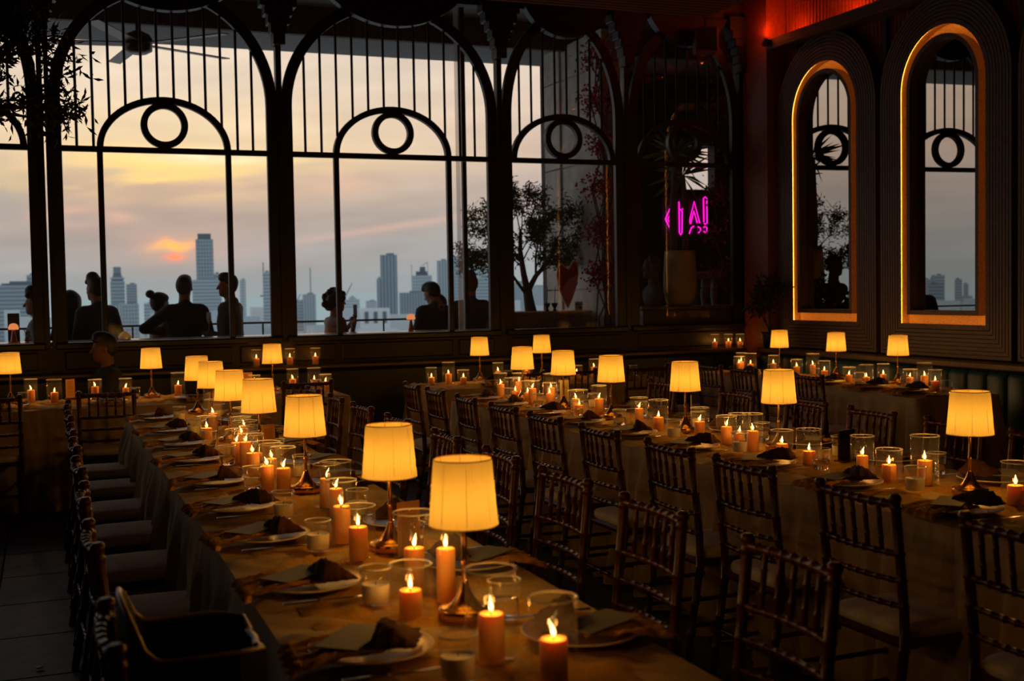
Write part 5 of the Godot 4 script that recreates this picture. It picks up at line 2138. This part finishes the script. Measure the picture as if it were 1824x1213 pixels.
func person(q: Dictionary) -> void:
	var sc: float = q.h / 1.78
	var t := base("person", q.label, "person", Vector3(q.x, q.get("y", 0.0), q.z), deg_to_rad(q.yaw))
	var P := func(x: float, y: float, z: float) -> Vector3: return Vector3(x, y, z) * sc
	var fem: bool = q.get("fem", false)
	var sit: bool = q.get("sit", false)
	var dy := 0.0
	var w := 0.87 if fem else 1.0
	var lean: float = q.get("lean", 0.0)
	var hips := [P.call(0.09, 0.93, 0), P.call(-0.09, 0.93, 0)]
	var knees := [P.call(0.1, 0.5, 0.02), P.call(-0.1, 0.5, 0.02)]
	var ankles := [P.call(0.1, 0.09, -0.02), P.call(-0.1, 0.09, -0.02)]
	if sit:
		knees = [P.call(0.12, 0.95, 0.42), P.call(-0.12, 0.95, 0.42)]
		ankles = [P.call(0.12, 0.53, 0.4), P.call(-0.12, 0.53, 0.4)]
	var chest: Vector3 = P.call(0, 1.27, 0.0 + lean * 0.6)
	var neck: Vector3 = P.call(0, 1.47, -0.015 + lean)
	var sh := [P.call(0.175 * w, 1.415, lean - 0.01), P.call(-0.175 * w, 1.415, lean - 0.01)]
	var el: Array = [q.la[0] * sc, q.ra[0] * sc]
	var wr: Array = [q.la[1] * sc, q.ra[1] * sc]
	var hc: Vector3 = P.call(q.get("hx", 0.0), 1.655 - (0.03 if q.get("hp", 0.0) > 10.0 else 0.0), lean + 0.02 + 0.001 * q.get("hp", 0.0))
	var hb := Basis.from_euler(Vector3(deg_to_rad(q.get("hp", 0.0)), deg_to_rad(q.get("hy", 0.0)), 0))
	var lo := Vector3(-0.6, -0.02, -0.4)
	var hi := Vector3(0.6, 1.62 * sc, 0.75)
	var trunk := func(f: Field, g: float) -> void:
		f.ell(P.call(0, 0.96, 0), P.call(0.155 * (1.05 if fem else 1.0), 0.13, 0.115) + Vector3.ONE * g, 0.05)
		f.ell(P.call(0, 1.12, lean * 0.3), P.call(0.125 * w, 0.16, 0.095) + Vector3.ONE * g, 0.06)
		f.ell(chest, P.call(0.165 * w, 0.19, 0.115) + Vector3.ONE * g, 0.06)
		f.cap(sh[0] * 0.85 + sh[1] * 0.15, sh[1] * 0.85 + sh[0] * 0.15, 0.068 * sc + g, 0.068 * sc + g, 0.06)
	var arms := func(f: Field, g: float, cut: float) -> void:
		for k in 2:
			f.cap(sh[k], el[k], 0.055 * sc * w + g, 0.042 * sc * w + g, 0.04)
			f.cap(el[k], el[k].lerp(wr[k], cut), 0.042 * sc * w + g, 0.03 * sc + g, 0.02)
	var legs := func(f: Field, g: float) -> void:
		for k in 2:
			f.cap(hips[k], knees[k], 0.08 * sc + g, 0.055 * sc + g, 0.04)
			f.cap(knees[k], ankles[k], 0.054 * sc + g, 0.04 * sc + g, 0.03)
	# the body: one skin from head to foot
	var skin := Surf.new()
	var f := Field.new(lo, hi, 0.03)
	trunk.call(f, 0.0)
	arms.call(f, 0.0, 1.0)
	legs.call(f, 0.0)
	for k in 2:
		f.cap(ankles[k], ankles[k] + Vector3(0, -0.05, 0.14) * sc, 0.04, 0.035, 0.02)
	f.cap(P.call(0, 1.44, lean - 0.02), hc + Vector3(0, -0.08, -0.03) * sc, 0.058 * sc * w, 0.052 * sc * w, 0.03)
	skin.add(f)
	skin.add(head_field(hc, hb, fem))
	for k in 2:
		var d: Vector3 = (wr[k] - el[k]).normalized()
		var th: Vector3 = q.get("thumb", Vector3(0, 0.3, 1.0))
		if k == 1:
			th.x = -th.x
		skin.add(hand_field(wr[k], d, Vector3(1, 0, 0) if k == 0 else Vector3(-1, 0, 0), th, q.get("curl", 0.35)))
	partm("body", skin.mesh(), mat(q.get("skin", Color8(150, 104, 80)), 0.6), t)
	# clothes
	var top := mat(q.top, 0.85)
	var cl := Surf.new()
	f = Field.new(Vector3(-0.6, 0.7 * sc, -0.4), hi, 0.024)
	trunk.call(f, 0.014)
	if q.get("sleeves", true):
		arms.call(f, 0.013, q.get("cut", 0.94))
		f.cap(P.call(0, 1.43, lean - 0.03), P.call(0, 1.485, lean - 0.035), 0.075 * sc * w, 0.066 * sc * w, 0.03)
	if q.get("jacket", true):
		f.ell(P.call(0, 0.92, 0), P.call(0.175, 0.16, 0.13), 0.05)
	cl.add(f)
	if q.get("sleeves", true):
		partm("jacket" if q.get("jacket", true) else "shirt", cl.mesh(), top, t)
		f = Field.new(Vector3(-0.4, 0.0, -0.3), Vector3(0.4, 1.08 * sc, 0.65), 0.03)
		legs.call(f, 0.018)
		f.ell(P.call(0, 0.94, 0), P.call(0.165, 0.12, 0.125), 0.04)
		cl = Surf.new()
		cl.add(f)
		partm("trousers", cl.mesh(), mat(q.get("low", Color8(30, 30, 36)), 0.9), t)
	else:
		# a strapless dress
		f = Field.new(Vector3(-0.45, 0.2, -0.4), Vector3(0.45, 1.33 * sc, 0.4), 0.024)
		f.ell(P.call(0, 1.12, lean * 0.3), P.call(0.14 * w, 0.17, 0.11), 0.05)
		f.ell(P.call(0, 1.22, lean * 0.5), P.call(0.165 * w, 0.11, 0.125), 0.05)
		f.cap(P.call(0, 0.98, 0), P.call(0, 0.42, 0), 0.155 * sc, 0.21 * sc, 0.06)
		cl = Surf.new()
		cl.add(f)
		partm("dress", cl.mesh(), top, t)
	# hair
	f = Field.new(hc - Vector3(0.22, 0.42, 0.22), hc + Vector3(0.22, 0.22, 0.2), 0.011)
	var e := func(p: Vector3, r: Vector3, k: float) -> void: f.ell(hc + hb * p, r, k, hb)
	var kind: String = q.hair
	e.call(Vector3(0, 0.052, -0.024), Vector3(0.083, 0.086, 0.092), 0.02)
	e.call(Vector3(0, 0.01, -0.05), Vector3(0.079, 0.085, 0.062), 0.03)
	if kind == "quiff" or kind == "short":
		var hh := 0.032 if kind == "quiff" else 0.012
		e.call(Vector3(0, 0.094 + hh, 0.025), Vector3(0.066, 0.032 + hh, 0.066), 0.03)
		e.call(Vector3(0.03, 0.08, 0.062), Vector3(0.035, 0.026, 0.03), 0.02)
		e.call(Vector3(-0.03, 0.082, 0.06), Vector3(0.035, 0.026, 0.03), 0.02)
	elif kind == "long":
		f.cap(hc + hb * Vector3(0.045, 0.03, -0.045), hc + hb * Vector3(0.06, -0.3, -0.06), 0.06, 0.05, 0.04)
		f.cap(hc + hb * Vector3(-0.045, 0.03, -0.045), hc + hb * Vector3(-0.06, -0.3, -0.06), 0.06, 0.05, 0.04)
		f.cap(hc + hb * Vector3(0, 0.0, -0.07), hc + hb * Vector3(0, -0.32, -0.09), 0.06, 0.06, 0.04)
	elif kind == "bun":
		e.call(Vector3(0, 0.115, -0.125), Vector3(0.05, 0.046, 0.05), 0.008)
		e.call(Vector3(0, 0.07, 0.03), Vector3(0.072, 0.05, 0.06), 0.03)
	elif kind == "curly":
		var r := RandomNumberGenerator.new()
		r.seed = 3
		for i in 46:
			var d := rdir(r)
			if d.z > 0.45 and d.y < 0.5:
				continue
			e.call(Vector3(d.x * 0.11, d.y * 0.112 + 0.022, d.z * 0.115 - 0.03), Vector3.ONE * r.randf_range(0.024, 0.04), 0.012)
	cl = Surf.new()
	cl.add(f)
	partm("hair", cl.mesh(), mat(q.get("hairc", Color8(26, 20, 18)), 0.6), t)


func arm(a: Vector3, b: Vector3) -> Array:
	return [a, b]


func people() -> void:
	var down_l := arm(Vector3(0.255, 1.13, -0.03), Vector3(0.25, 0.88, 0.1))
	var down_r := arm(Vector3(-0.255, 1.13, -0.03), Vector3(-0.25, 0.88, 0.1))
	var navy := Color8(44, 52, 66)
	person({"x": -0.1, "z": -12.9, "h": 1.66, "yaw": -92.0, "la": down_l, "ra": down_r, "hair": "quiff", "top": Color8(84, 86, 80), "label": "man in a grey green jacket seen in left profile beside the left post, outside"})
	person({"x": 0.22, "z": -13.2, "h": 1.66, "yaw": -150.0, "fem": true, "la": arm(Vector3(0.22, 1.14, 0.03), Vector3(0.12, 1.1, 0.25)), "ra": down_r, "hair": "long", "top": Color8(62, 56, 56), "low": Color8(52, 48, 48), "label": "woman with long dark hair standing left of the man in navy, outside"})
	person({"x": 0.47, "z": -12.9, "h": 1.8, "yaw": -148.0, "hy": 10.0, "la": down_l, "ra": down_r, "hair": "quiff", "top": navy, "label": "man in a navy suit looking left outside the left window"})
	person({"x": 1.13, "z": -13.35, "h": 1.62, "yaw": 118.0, "fem": true, "sleeves": false, "jacket": false, "la": arm(Vector3(0.2, 1.3, 0.2), Vector3(0.12, 1.5, 0.24)), "ra": arm(Vector3(-0.24, 1.14, 0.06), Vector3(-0.12, 1.15, 0.24)), "hair": "bun", "top": Color8(150, 42, 52), "curl": 0.15, "label": "woman with a hair bun and red dress held by the man in black, outside"})
	person({"x": 1.35, "z": -12.85, "h": 1.8, "yaw": 172.0, "hy": -8.0, "la": arm(Vector3(0.42, 1.24, 0.12), Vector3(0.24, 1.2, 0.34)), "ra": arm(Vector3(-0.255, 1.12, -0.05), Vector3(-0.235, 0.86, 0.06)), "hair": "short", "hairc": Color8(54, 40, 32), "top": Color8(26, 26, 30), "label": "man in a black suit seen from behind with an arm round the woman"})
	person({"x": 1.81, "z": -12.85, "h": 1.82, "yaw": -118.0, "hy": 26.0, "la": arm(Vector3(0.25, 1.1, -0.04), Vector3(0.22, 1.17, 0.14)), "ra": arm(Vector3(-0.26, 1.1, 0.0), Vector3(-0.2, 0.92, 0.14)), "hair": "short", "hairc": Color8(46, 34, 28), "top": Color8(92, 90, 84), "curl": 0.75, "thumb": Vector3(-0.3, 1.0, 0.3), "label": "man in a grey suit in profile holding a champagne glass, outside"})
	person({"x": 2.86, "z": -12.6, "h": 1.62, "yaw": 108.0, "fem": true, "lean": 0.05, "sleeves": false, "jacket": false, "la": arm(Vector3(0.19, 1.15, 0.13), Vector3(0.05, 1.35, 0.26)), "ra": arm(Vector3(-0.19, 1.14, 0.13), Vector3(-0.05, 1.33, 0.26)), "hair": "curly", "top": Color8(190, 60, 50), "curl": 0.6, "thumb": Vector3(-0.6, 0.4, 0.3), "label": "curly haired woman in a strapless red dress raising a phone, outside"})
	person({"x": 4.11, "z": -12.9, "h": 1.72, "yaw": -168.0, "hy": 25.0, "hp": 22.0, "la": down_l, "ra": down_r, "hair": "short", "top": navy, "label": "man in dark navy with bowed head right of the small mushroom lamp, outside"})
	person({"x": 4.35, "z": -13.5, "h": 1.55, "yaw": 200.0, "fem": true, "sleeves": false, "jacket": false, "la": down_l, "ra": down_r, "hair": "long", "top": Color8(150, 40, 54), "label": "woman in red half hidden behind the mullion and the man in navy"})
	person({"x": 4.5, "z": -12.72, "h": 1.78, "yaw": 165.0, "la": down_l, "ra": arm(Vector3(-0.34, 1.16, 0.02), Vector3(-0.2, 0.98, 0.2)), "hair": "quiff", "hairc": Color8(84, 56, 40), "top": Color8(64, 54, 48), "label": "brown haired man behind the bronze post, outside"})
	person({"x": 0.45, "y": -0.46, "z": -10.58, "h": 1.74, "yaw": -78.0, "hy": -6.0, "sit": true, "jacket": false, "cut": 0.05, "la": arm(Vector3(0.24, 1.16, 0.08), Vector3(0.16, 1.08, 0.3)), "ra": arm(Vector3(-0.24, 1.16, 0.08), Vector3(-0.16, 1.06, 0.3)), "hair": "short", "skin": Color8(92, 56, 42), "top": Color8(20, 20, 22), "low": Color8(24, 24, 26), "label": "young man in a black shirt seated on the window banquette, facing left"})
	# what two of them hold
	var t := base("champagne_flute", "champagne flute in the hand of the man in grey", "glass", Vector3(1.575, 1.21, -12.72))
	var s := st()
	lathe(s, [[0.0, 0.0], [0.028, 0.0], [0.004, 0.006], [0.004, 0.085], [0.02, 0.11], [0.027, 0.15], [0.024, 0.21]], 16)
	part("glass", s, M.rim, t)
	s = st()
	lathe(s, [[0.0, 0.09], [0.018, 0.11], [0.0245, 0.15], [0.024, 0.172], [0.0, 0.172]], 14)
	part("champagne", s, mat(Color8(214, 196, 150), 0.3), t)
	t = base("mobile_phone", "dark phone held up by the woman in the red dress", "phone", Vector3(3.14, 1.395, -12.69), deg_to_rad(108.0))
	s = st()
	cbox(s, Vector3.ZERO, Vector3(0.072, 0.145, 0.009), 0.004)
	part("case", s, M.black, t)
	s = st()
	cbox(s, Vector3(0.018, 0.05, 0.006), Vector3(0.026, 0.028, 0.004), 0.001)
	part("camera_bump", s, M.steel, t)
	# the stone bust on the planter
	t = base("stone_bust", "dark curly haired stone bust on the shelf left of the tall vase", "bust", Vector3(6.17, 1.393, -11.47), deg_to_rad(-98.0))
	var sk := Surf.new()
	var hc := Vector3(0, 0.42, 0.02)
	sk.add(head_field(hc, Basis(), false))
	var f := Field.new(Vector3(-0.26, -0.01, -0.2), Vector3(0.26, 0.34, 0.2), 0.014)
	f.cap(Vector3(-0.12, 0.15, 0), Vector3(0.12, 0.15, 0), 0.075, 0.075, 0.05)
	f.ell(Vector3(0, 0.08, 0), Vector3(0.15, 0.1, 0.1), 0.05)
	f.cap(Vector3(0, 0.14, -0.01), Vector3(0, 0.33, -0.01), 0.07, 0.055, 0.05)
	f.cap(Vector3(0, 0.0, 0), Vector3(0, 0.05, 0), 0.07, 0.07, 0.03)
	sk.add(f)
	partm("figure", sk.mesh(), M.statue, t)
	f = Field.new(hc - Vector3(0.16, 0.16, 0.18), hc + Vector3(0.16, 0.17, 0.14), 0.011)
	var r := RandomNumberGenerator.new()
	r.seed = 8
	for i in 60:
		var d := rdir(r)
		if d.z > 0.5 and d.y < 0.45:
			continue
		f.ell(hc + Vector3(d.x * 0.078, d.y * 0.088 + 0.03, d.z * 0.088 - 0.02), Vector3.ONE * r.randf_range(0.02, 0.03), 0.01)
	sk = Surf.new()
	sk.add(f)
	partm("curls", sk.mesh(), M.statue, t)


# ------------------------------------------------------------------ the city, far off, with haze put into its colours: bearing, distance and width, height of the top
const FAR := 2.0
const LOW := -150.0


func tower(called: String, label: String, az: float, dist: float, w: float, top: float, tone: float, how := "") -> Node3D:
	dist *= FAR
	w *= FAR
	top = 1.59 + (top - 1.59) * FAR
	var a := deg_to_rad(az)
	var t := base(called, label, "building", Vector3(sin(a) * dist, LOW, -cos(a) * dist), -a)
	var h := top - LOW
	var d := minf(w, 34.0)
	var body := mat(Color8(120, 144, 160).lerp(Color8(168, 194, 206), tone), 0.9)  # pale blue-grey albedo stands in for haze, tone sets how much
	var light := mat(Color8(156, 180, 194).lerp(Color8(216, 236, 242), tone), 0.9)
	var s := st()
	var z := -d / 2.0
	if how == "tapered":
		box2(s, Vector3(-w / 2, 0, -d), Vector3(w / 2, h - 9, 0))
		for k in 3:
			var q := 1.0 - 0.14 * (k + 1)
			box2(s, Vector3(-w / 2 * q, h - 10 + 6 * k, -d * q), Vector3(w / 2 * q, h - 3 + 6 * k, -d * (1 - q)))
		box2(s, Vector3(-w * 0.27, h + 8, -d * 0.7), Vector3(w * 0.27, h + 22, -d * 0.3))
	else:
		box2(s, Vector3(-w / 2, 0, -d), Vector3(w / 2, h, 0))
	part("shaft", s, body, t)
	s = st()
	var from := maxf(0.0, h - 190.0)
	if how == "rows" or how == "tapered" or how == "":
		var gap := 5.6 if how == "rows" else 7.5
		var y := h - 2.0
		while y > from:
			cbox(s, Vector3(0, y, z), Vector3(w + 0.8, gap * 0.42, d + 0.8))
			y -= gap
		part("floor_bands", s, light, t, "stuff")
	if how == "columns" or how == "grid":
		var n := int(w / 4.6)
		for k in n:
			cbox(s, Vector3(-w / 2 + (k + 0.5) * w / n, (h + from) / 2.0, z), Vector3(w / n * 0.4, h - from, d + 0.9))
		if how == "grid":
			var y := h - 2.0
			while y > from:
				cbox(s, Vector3(0, y, z), Vector3(w + 0.7, 2.4, d + 0.7))
				y -= 6.5
		part("facade_grid", s, light, t, "stuff")
	s = st()
	cbox(s, Vector3(w * 0.1, h + 1.2, z), Vector3(w * 0.45, 3.0, d * 0.5))
	if how != "tapered":
		part("roof_plant", s, body, t)
	return t


func cap(t: Node3D, w: float, y0: float, y1: float, x := 0.0) -> void:
	var s := st()
	w *= FAR
	box2(s, Vector3(-w / 2 + x, 1.59 + (y0 - 1.59) * FAR - LOW - 1, -minf(w, 34.0)), Vector3(w / 2 + x, 1.59 + (y1 - 1.59) * FAR - LOW, -2.0))
	part("crown", s, mat(Color8(106, 124, 138), 0.9), t)


func city() -> void:
	var s := st()
	var ring := []
	for k in 41:
		var a := deg_to_rad(-60.0 + 100.0 * k / 40.0)
		ring.append(Vector3(sin(a), 0, -cos(a)))
	for k in 40:
		quad(s, ring[k] * 60 + Vector3(0, LOW, 0), ring[k] * 5000 + Vector3(0, LOW, 0), ring[k + 1] * 5000 + Vector3(0, LOW, 0), ring[k + 1] * 60 + Vector3(0, LOW, 0))
	struct("ground", s, mat(Color8(226, 232, 234), 1.0))  # near-white ground colour carries the haze lying over the city
	var t := tower("skyscraper", "tallest slender skyscraper with a narrower crown, right of the setting sun", 6.95, 1100, 15.1, 52.7, 0.15, "grid")
	cap(t, 11.6, 52.0, 57.7)
	tower("office_block", "broad banded office block below the tallest skyscraper", 7.01, 1000, 23.0, 15.0, 0.45, "rows")
	tower("office_block", "small pale tower peeping out right of the tallest skyscraper", 7.47, 1130, 5.2, 22.4, 0.6)
	t = tower("office_block", "massive hazy slab at the far left edge of the skyline", -1.61, 900, 34.6, 11.5, 0.1, "rows")
	cap(t, 15.9, 11.0, 14.2, 18.0)
	tower("office_block", "thin tower rising behind the slab at the far left", -0.65, 930, 5.7, 19.0, 0.25)
	tower("skyscraper", "tower with a stepped octagonal crown left of the sun", 3.03, 1300, 14.1, 22.6, 0.2, "tapered")
	tower("skyscraper", "plain tower just right of the one with the stepped crown", 3.64, 1350, 11.0, 15.9, 0.25, "rows")
	tower("office_block", "low pale block below the stepped crown tower", 2.84, 1000, 11.3, -4.2, 0.5, "columns")
	tower("office_block", "low block below the two towers left of the sun", 3.53, 1050, 14.7, -3.8, 0.35, "grid")
	tower("office_block", "small distant tower beside the left post", 0.96, 1500, 6.7, 10.5, 0.6)
	tower("office_block", "pair-like pale block between the bun haired woman and the sun", 4.4, 1400, 11.4, -5.4, 0.55)
	tower("office_block", "pale tower behind the man with the champagne glass", 8.65, 1400, 6.5, 19.8, 0.6, "grid")
	t = tower("skyscraper", "thin unfinished tower beside the post right of the left window", 9.76, 1000, 6.0, 20.4, 0.45, "rows")
	s = st()
	bar(s, Vector3(-5, 185, -4), Vector3(-5, 206, -4), 0.9, 5)
	bar(s, Vector3(-11, 150, -4), Vector3(-4, 150, -4), 1.2, 5)
	part("hoist", s, mat(Color8(110, 126, 138), 0.9), t)
	tower("office_block", "wide low block at the left of the wide window", 11.58, 1100, 17.5, -3.4, 0.7, "rows")
	t = tower("office_block", "square block with a mast at the left of the wide window", 11.73, 1080, 11.6, 1.7, 0.55, "columns")
	s = st()
	bar(s, Vector3(3, 148, -8), Vector3(3, 200, -8), 0.9, 5)
	part("mast", s, mat(Color8(110, 126, 138), 0.9), t)
	t = tower("skyscraper", "dark square tower in the middle of the wide window", 15.55, 900, 12.7, 30.4, 0.0, "columns")
	tower("office_block", "narrow dark wing on the left of the dark square tower", 15.06, 880, 3.0, 12.2, 0.0, "columns")
	tower("office_block", "brownish block right of the dark square tower", 16.69, 1000, 23.2, 1.6, 0.15, "columns")
	t = tower("skyscraper", "pale stepped tower with a rooftop frame, over the man with the bowed head", 17.12, 1150, 19.6, 18.0, 0.65, "grid")
	cap(t, 11.0, 17.5, 22.0, 0.0)
	cap(t, 5.4, 21.5, 26.4, 2.0)
	s = st()
	bar(s, Vector3(-19, 180, -3), Vector3(-19, 206, -3), 0.6, 5)
	bar(s, Vector3(12, 180, -3), Vector3(12, 210, -3), 0.6, 5)
	bar(s, Vector3(2, 204, -3), Vector3(12, 210, -3), 0.6, 5)
	part("rooftop_frame", s, mat(Color8(130, 148, 158), 0.9), t)
	tower("skyscraper", "ribbed tower left of the second mullion of the wide window", 18.14, 1050, 9.9, 29.5, 0.5, "columns")
	tower("skyscraper", "tall banded tower behind the second mullion of the wide window", 18.79, 1120, 16.1, 34.1, 0.3, "grid")
	tower("office_block", "distant pale tower behind the olive leaves right of the bronze post", 19.98, 1300, 19.7, 26.9, 0.8, "rows")
	tower("office_block", "darker block in front of the pale tower right of the bronze post", 20.08, 1000, 11.4, 13.4, 0.35, "rows")
	tower("office_block", "hazy block behind the olive trunk", 21.85, 1200, 16.5, 10.1, 0.45, "columns")
	tower("office_block", "pale block between the olive trunk and the concrete wall", 22.71, 1400, 25.3, 6.5, 0.6, "columns")
	tower("office_block", "far low block left of the dark square tower", 13.71, 1600, 22.6, -6.0, 0.75)
	tower("office_block", "little stepped block on the horizon over the phone", 13.76, 1650, 7.8, -3.1, 0.7, "grid")
	tower("office_block", "low hazy block touching the dark square tower", 14.68, 1500, 13.4, -8.1, 0.75, "columns")
	var mir := ["tall striped tower mirrored at the left of the right mirror", "first hazy block mirrored beside the striped tower", "second hazy block mirrored beside the striped tower", "third hazy block mirrored beside the striped tower", "darker block mirrored before the hazy ones", "slim tower mirrored at the right of the right mirror", "far block mirrored at the right edge of the right mirror"]
	var mq := [[-35.57, 903.0, 6.4, 19.8], [-36.19, 1302.0, 8.1, 6.5], [-36.49, 1252.0, 6.7, 9.0], [-36.73, 1202.0, 8.6, 9.7], [-36.51, 1002.0, 11.6, 1.2], [-37.54, 1302.0, 7.0, 5.9], [-37.89, 1502.0, 5.4, 1.1]]
	for k in 7:
		tower("office_block", mir[k], mq[k][0], mq[k][1], mq[k][2], mq[k][3], 0.1 if k == 4 else 0.4, "rows")
	white_hall()
	cranes()
	# the low quarters between the towers
	var r := RandomNumberGenerator.new()
	r.seed = 12
	var bx := []
	for k in 3:
		var q := st()
		var y1: float = [1.0, 0.8, 1.0][k]
		box2(q, Vector3(-0.5, 0, -0.5), Vector3(0.5, 0.94, 0.5))
		box2(q, Vector3(-0.5, 0.94, -0.5), Vector3(0.5 if k == 0 else 0.1, y1 if k == 0 else 1.0, 0.5 if k < 2 else 0.0))
		for j in 5:
			box2(q, Vector3(-0.51, 0.5 + 0.09 * j, -0.51), Vector3(0.51, 0.54 + 0.09 * j, 0.51))
		q.generate_normals()
		bx.append(q.commit())
	var low := [mat(Color8(176, 200, 212), 0.9), mat(Color8(194, 216, 224), 0.9), mat(Color8(208, 226, 232), 0.9), mat(Color8(166, 190, 202), 0.9)]  # washed-out blue-greys, haze mixed into the colour of the low blocks
	var placed := []
	for k in 150:
		var az := r.randf_range(-2.5, 24.0) if k < 100 else r.randf_range(-39.0, -34.0)
		var dist := r.randf_range(1100.0, 3600.0)
		var drop := r.randf_range(0.008, 0.028)
		var y := 1.59 - drop * dist
		y = maxf(y, LOW + 12.0)
		var a := deg_to_rad(az)
		var where := Vector3(sin(a) * dist, LOW, -cos(a) * dist)
		var clear := true
		for w in placed:
			if where.distance_to(w) < 78.0:
				clear = false
		for q in get_children():
			if clear and q is Node3D and q.has_meta("category") and q.get_meta("category") in ["building", "crane"] and not q is MeshInstance3D and q.position.distance_to(where) < 75.0:
				clear = false
		if not clear:
			continue
		placed.append(where)
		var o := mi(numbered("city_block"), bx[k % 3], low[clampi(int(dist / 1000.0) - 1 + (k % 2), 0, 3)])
		tag(o, "small hazy low-rise block among many between the towers of the city", "building", "low-rise blocks of the city")
		o.transform = Transform3D(Basis(Vector3.UP, -a + r.randf_range(-0.4, 0.4)).scaled_local(Vector3(r.randf_range(22, 60), y - LOW, r.randf_range(20, 40))), where)
		add_child(o)


func white_hall() -> void:
	var a := deg_to_rad(14.88)
	var t := base("white_hall", "pale hall with a row of sloping roof lights left of the dark square tower", "building", Vector3(sin(a) * 840.0, LOW, -cos(a) * 840.0), -a)
	var m := mat(Color8(206, 226, 232), 0.9)
	var s := st()
	box2(s, Vector3(-13, 0, -20), Vector3(15, 126, 0))
	part("hall", s, m, t)
	s = st()
	plate(s, PackedVector2Array([Vector2(0, 125.5), Vector2(0, 127), Vector2(8, 141), Vector2(9, 141), Vector2(19, 125.5)]), -11.0, 10.0, Transform3D(Basis(Vector3(0, 0, -1), Vector3(0, 1, 0), Vector3(1, 0, 0)), Vector3(0, 0, -1)).translated(Vector3(0.0, 0, 0)))
	part("sloping_roof", s, m, t)
	for k in 3:
		s = st()
		var d := Vector3(0, 14, -8).normalized()
		cbox(s, Vector3(-6.5 + 6.4 * k, 134.4, -4.9), Vector3(2.6, 9.0, 0.8), 0.0, Basis(Vector3.RIGHT, d, Vector3.RIGHT.cross(d)))
		part("roof_light", s, mat(Color8(96, 116, 128), 0.9), t)
	for k in 7:
		s = st()
		box2(s, Vector3(-11.5 + 3.7 * k, 108, -0.2), Vector3(-9.3 + 3.7 * k, 120, 0.3))
		part("window", s, mat(Color8(130, 152, 158), 0.9), t)


func cranes() -> void:
	for q in [[11.0, 2100.0, -24.0, 12.0, 26.0, "tower crane jib leaning at the left edge of the wide window"], [13.35, 2100.0, -14.0, 16.0, 34.0, "leaning tower crane jib above the curly haired woman"]]:
		var a := deg_to_rad(q[0])
		var t := base("tower_crane", q[5], "crane", Vector3(sin(a) * q[1], LOW, -cos(a) * q[1]), -a)
		var top: float = q[2] - LOW
		var s := st()
		bar(s, Vector3(0, 0, 0), Vector3(0, top, 0), 1.1, 5)
		part("mast", s, mat(Color8(128, 142, 150), 0.9), t)
		s = st()
		tube(s, [Vector3(-4, top - 4, 0), Vector3(q[3], top + q[4], 0)], [1.5, 0.7], 5)
		part("jib", s, mat(Color8(128, 142, 150), 0.9), t)
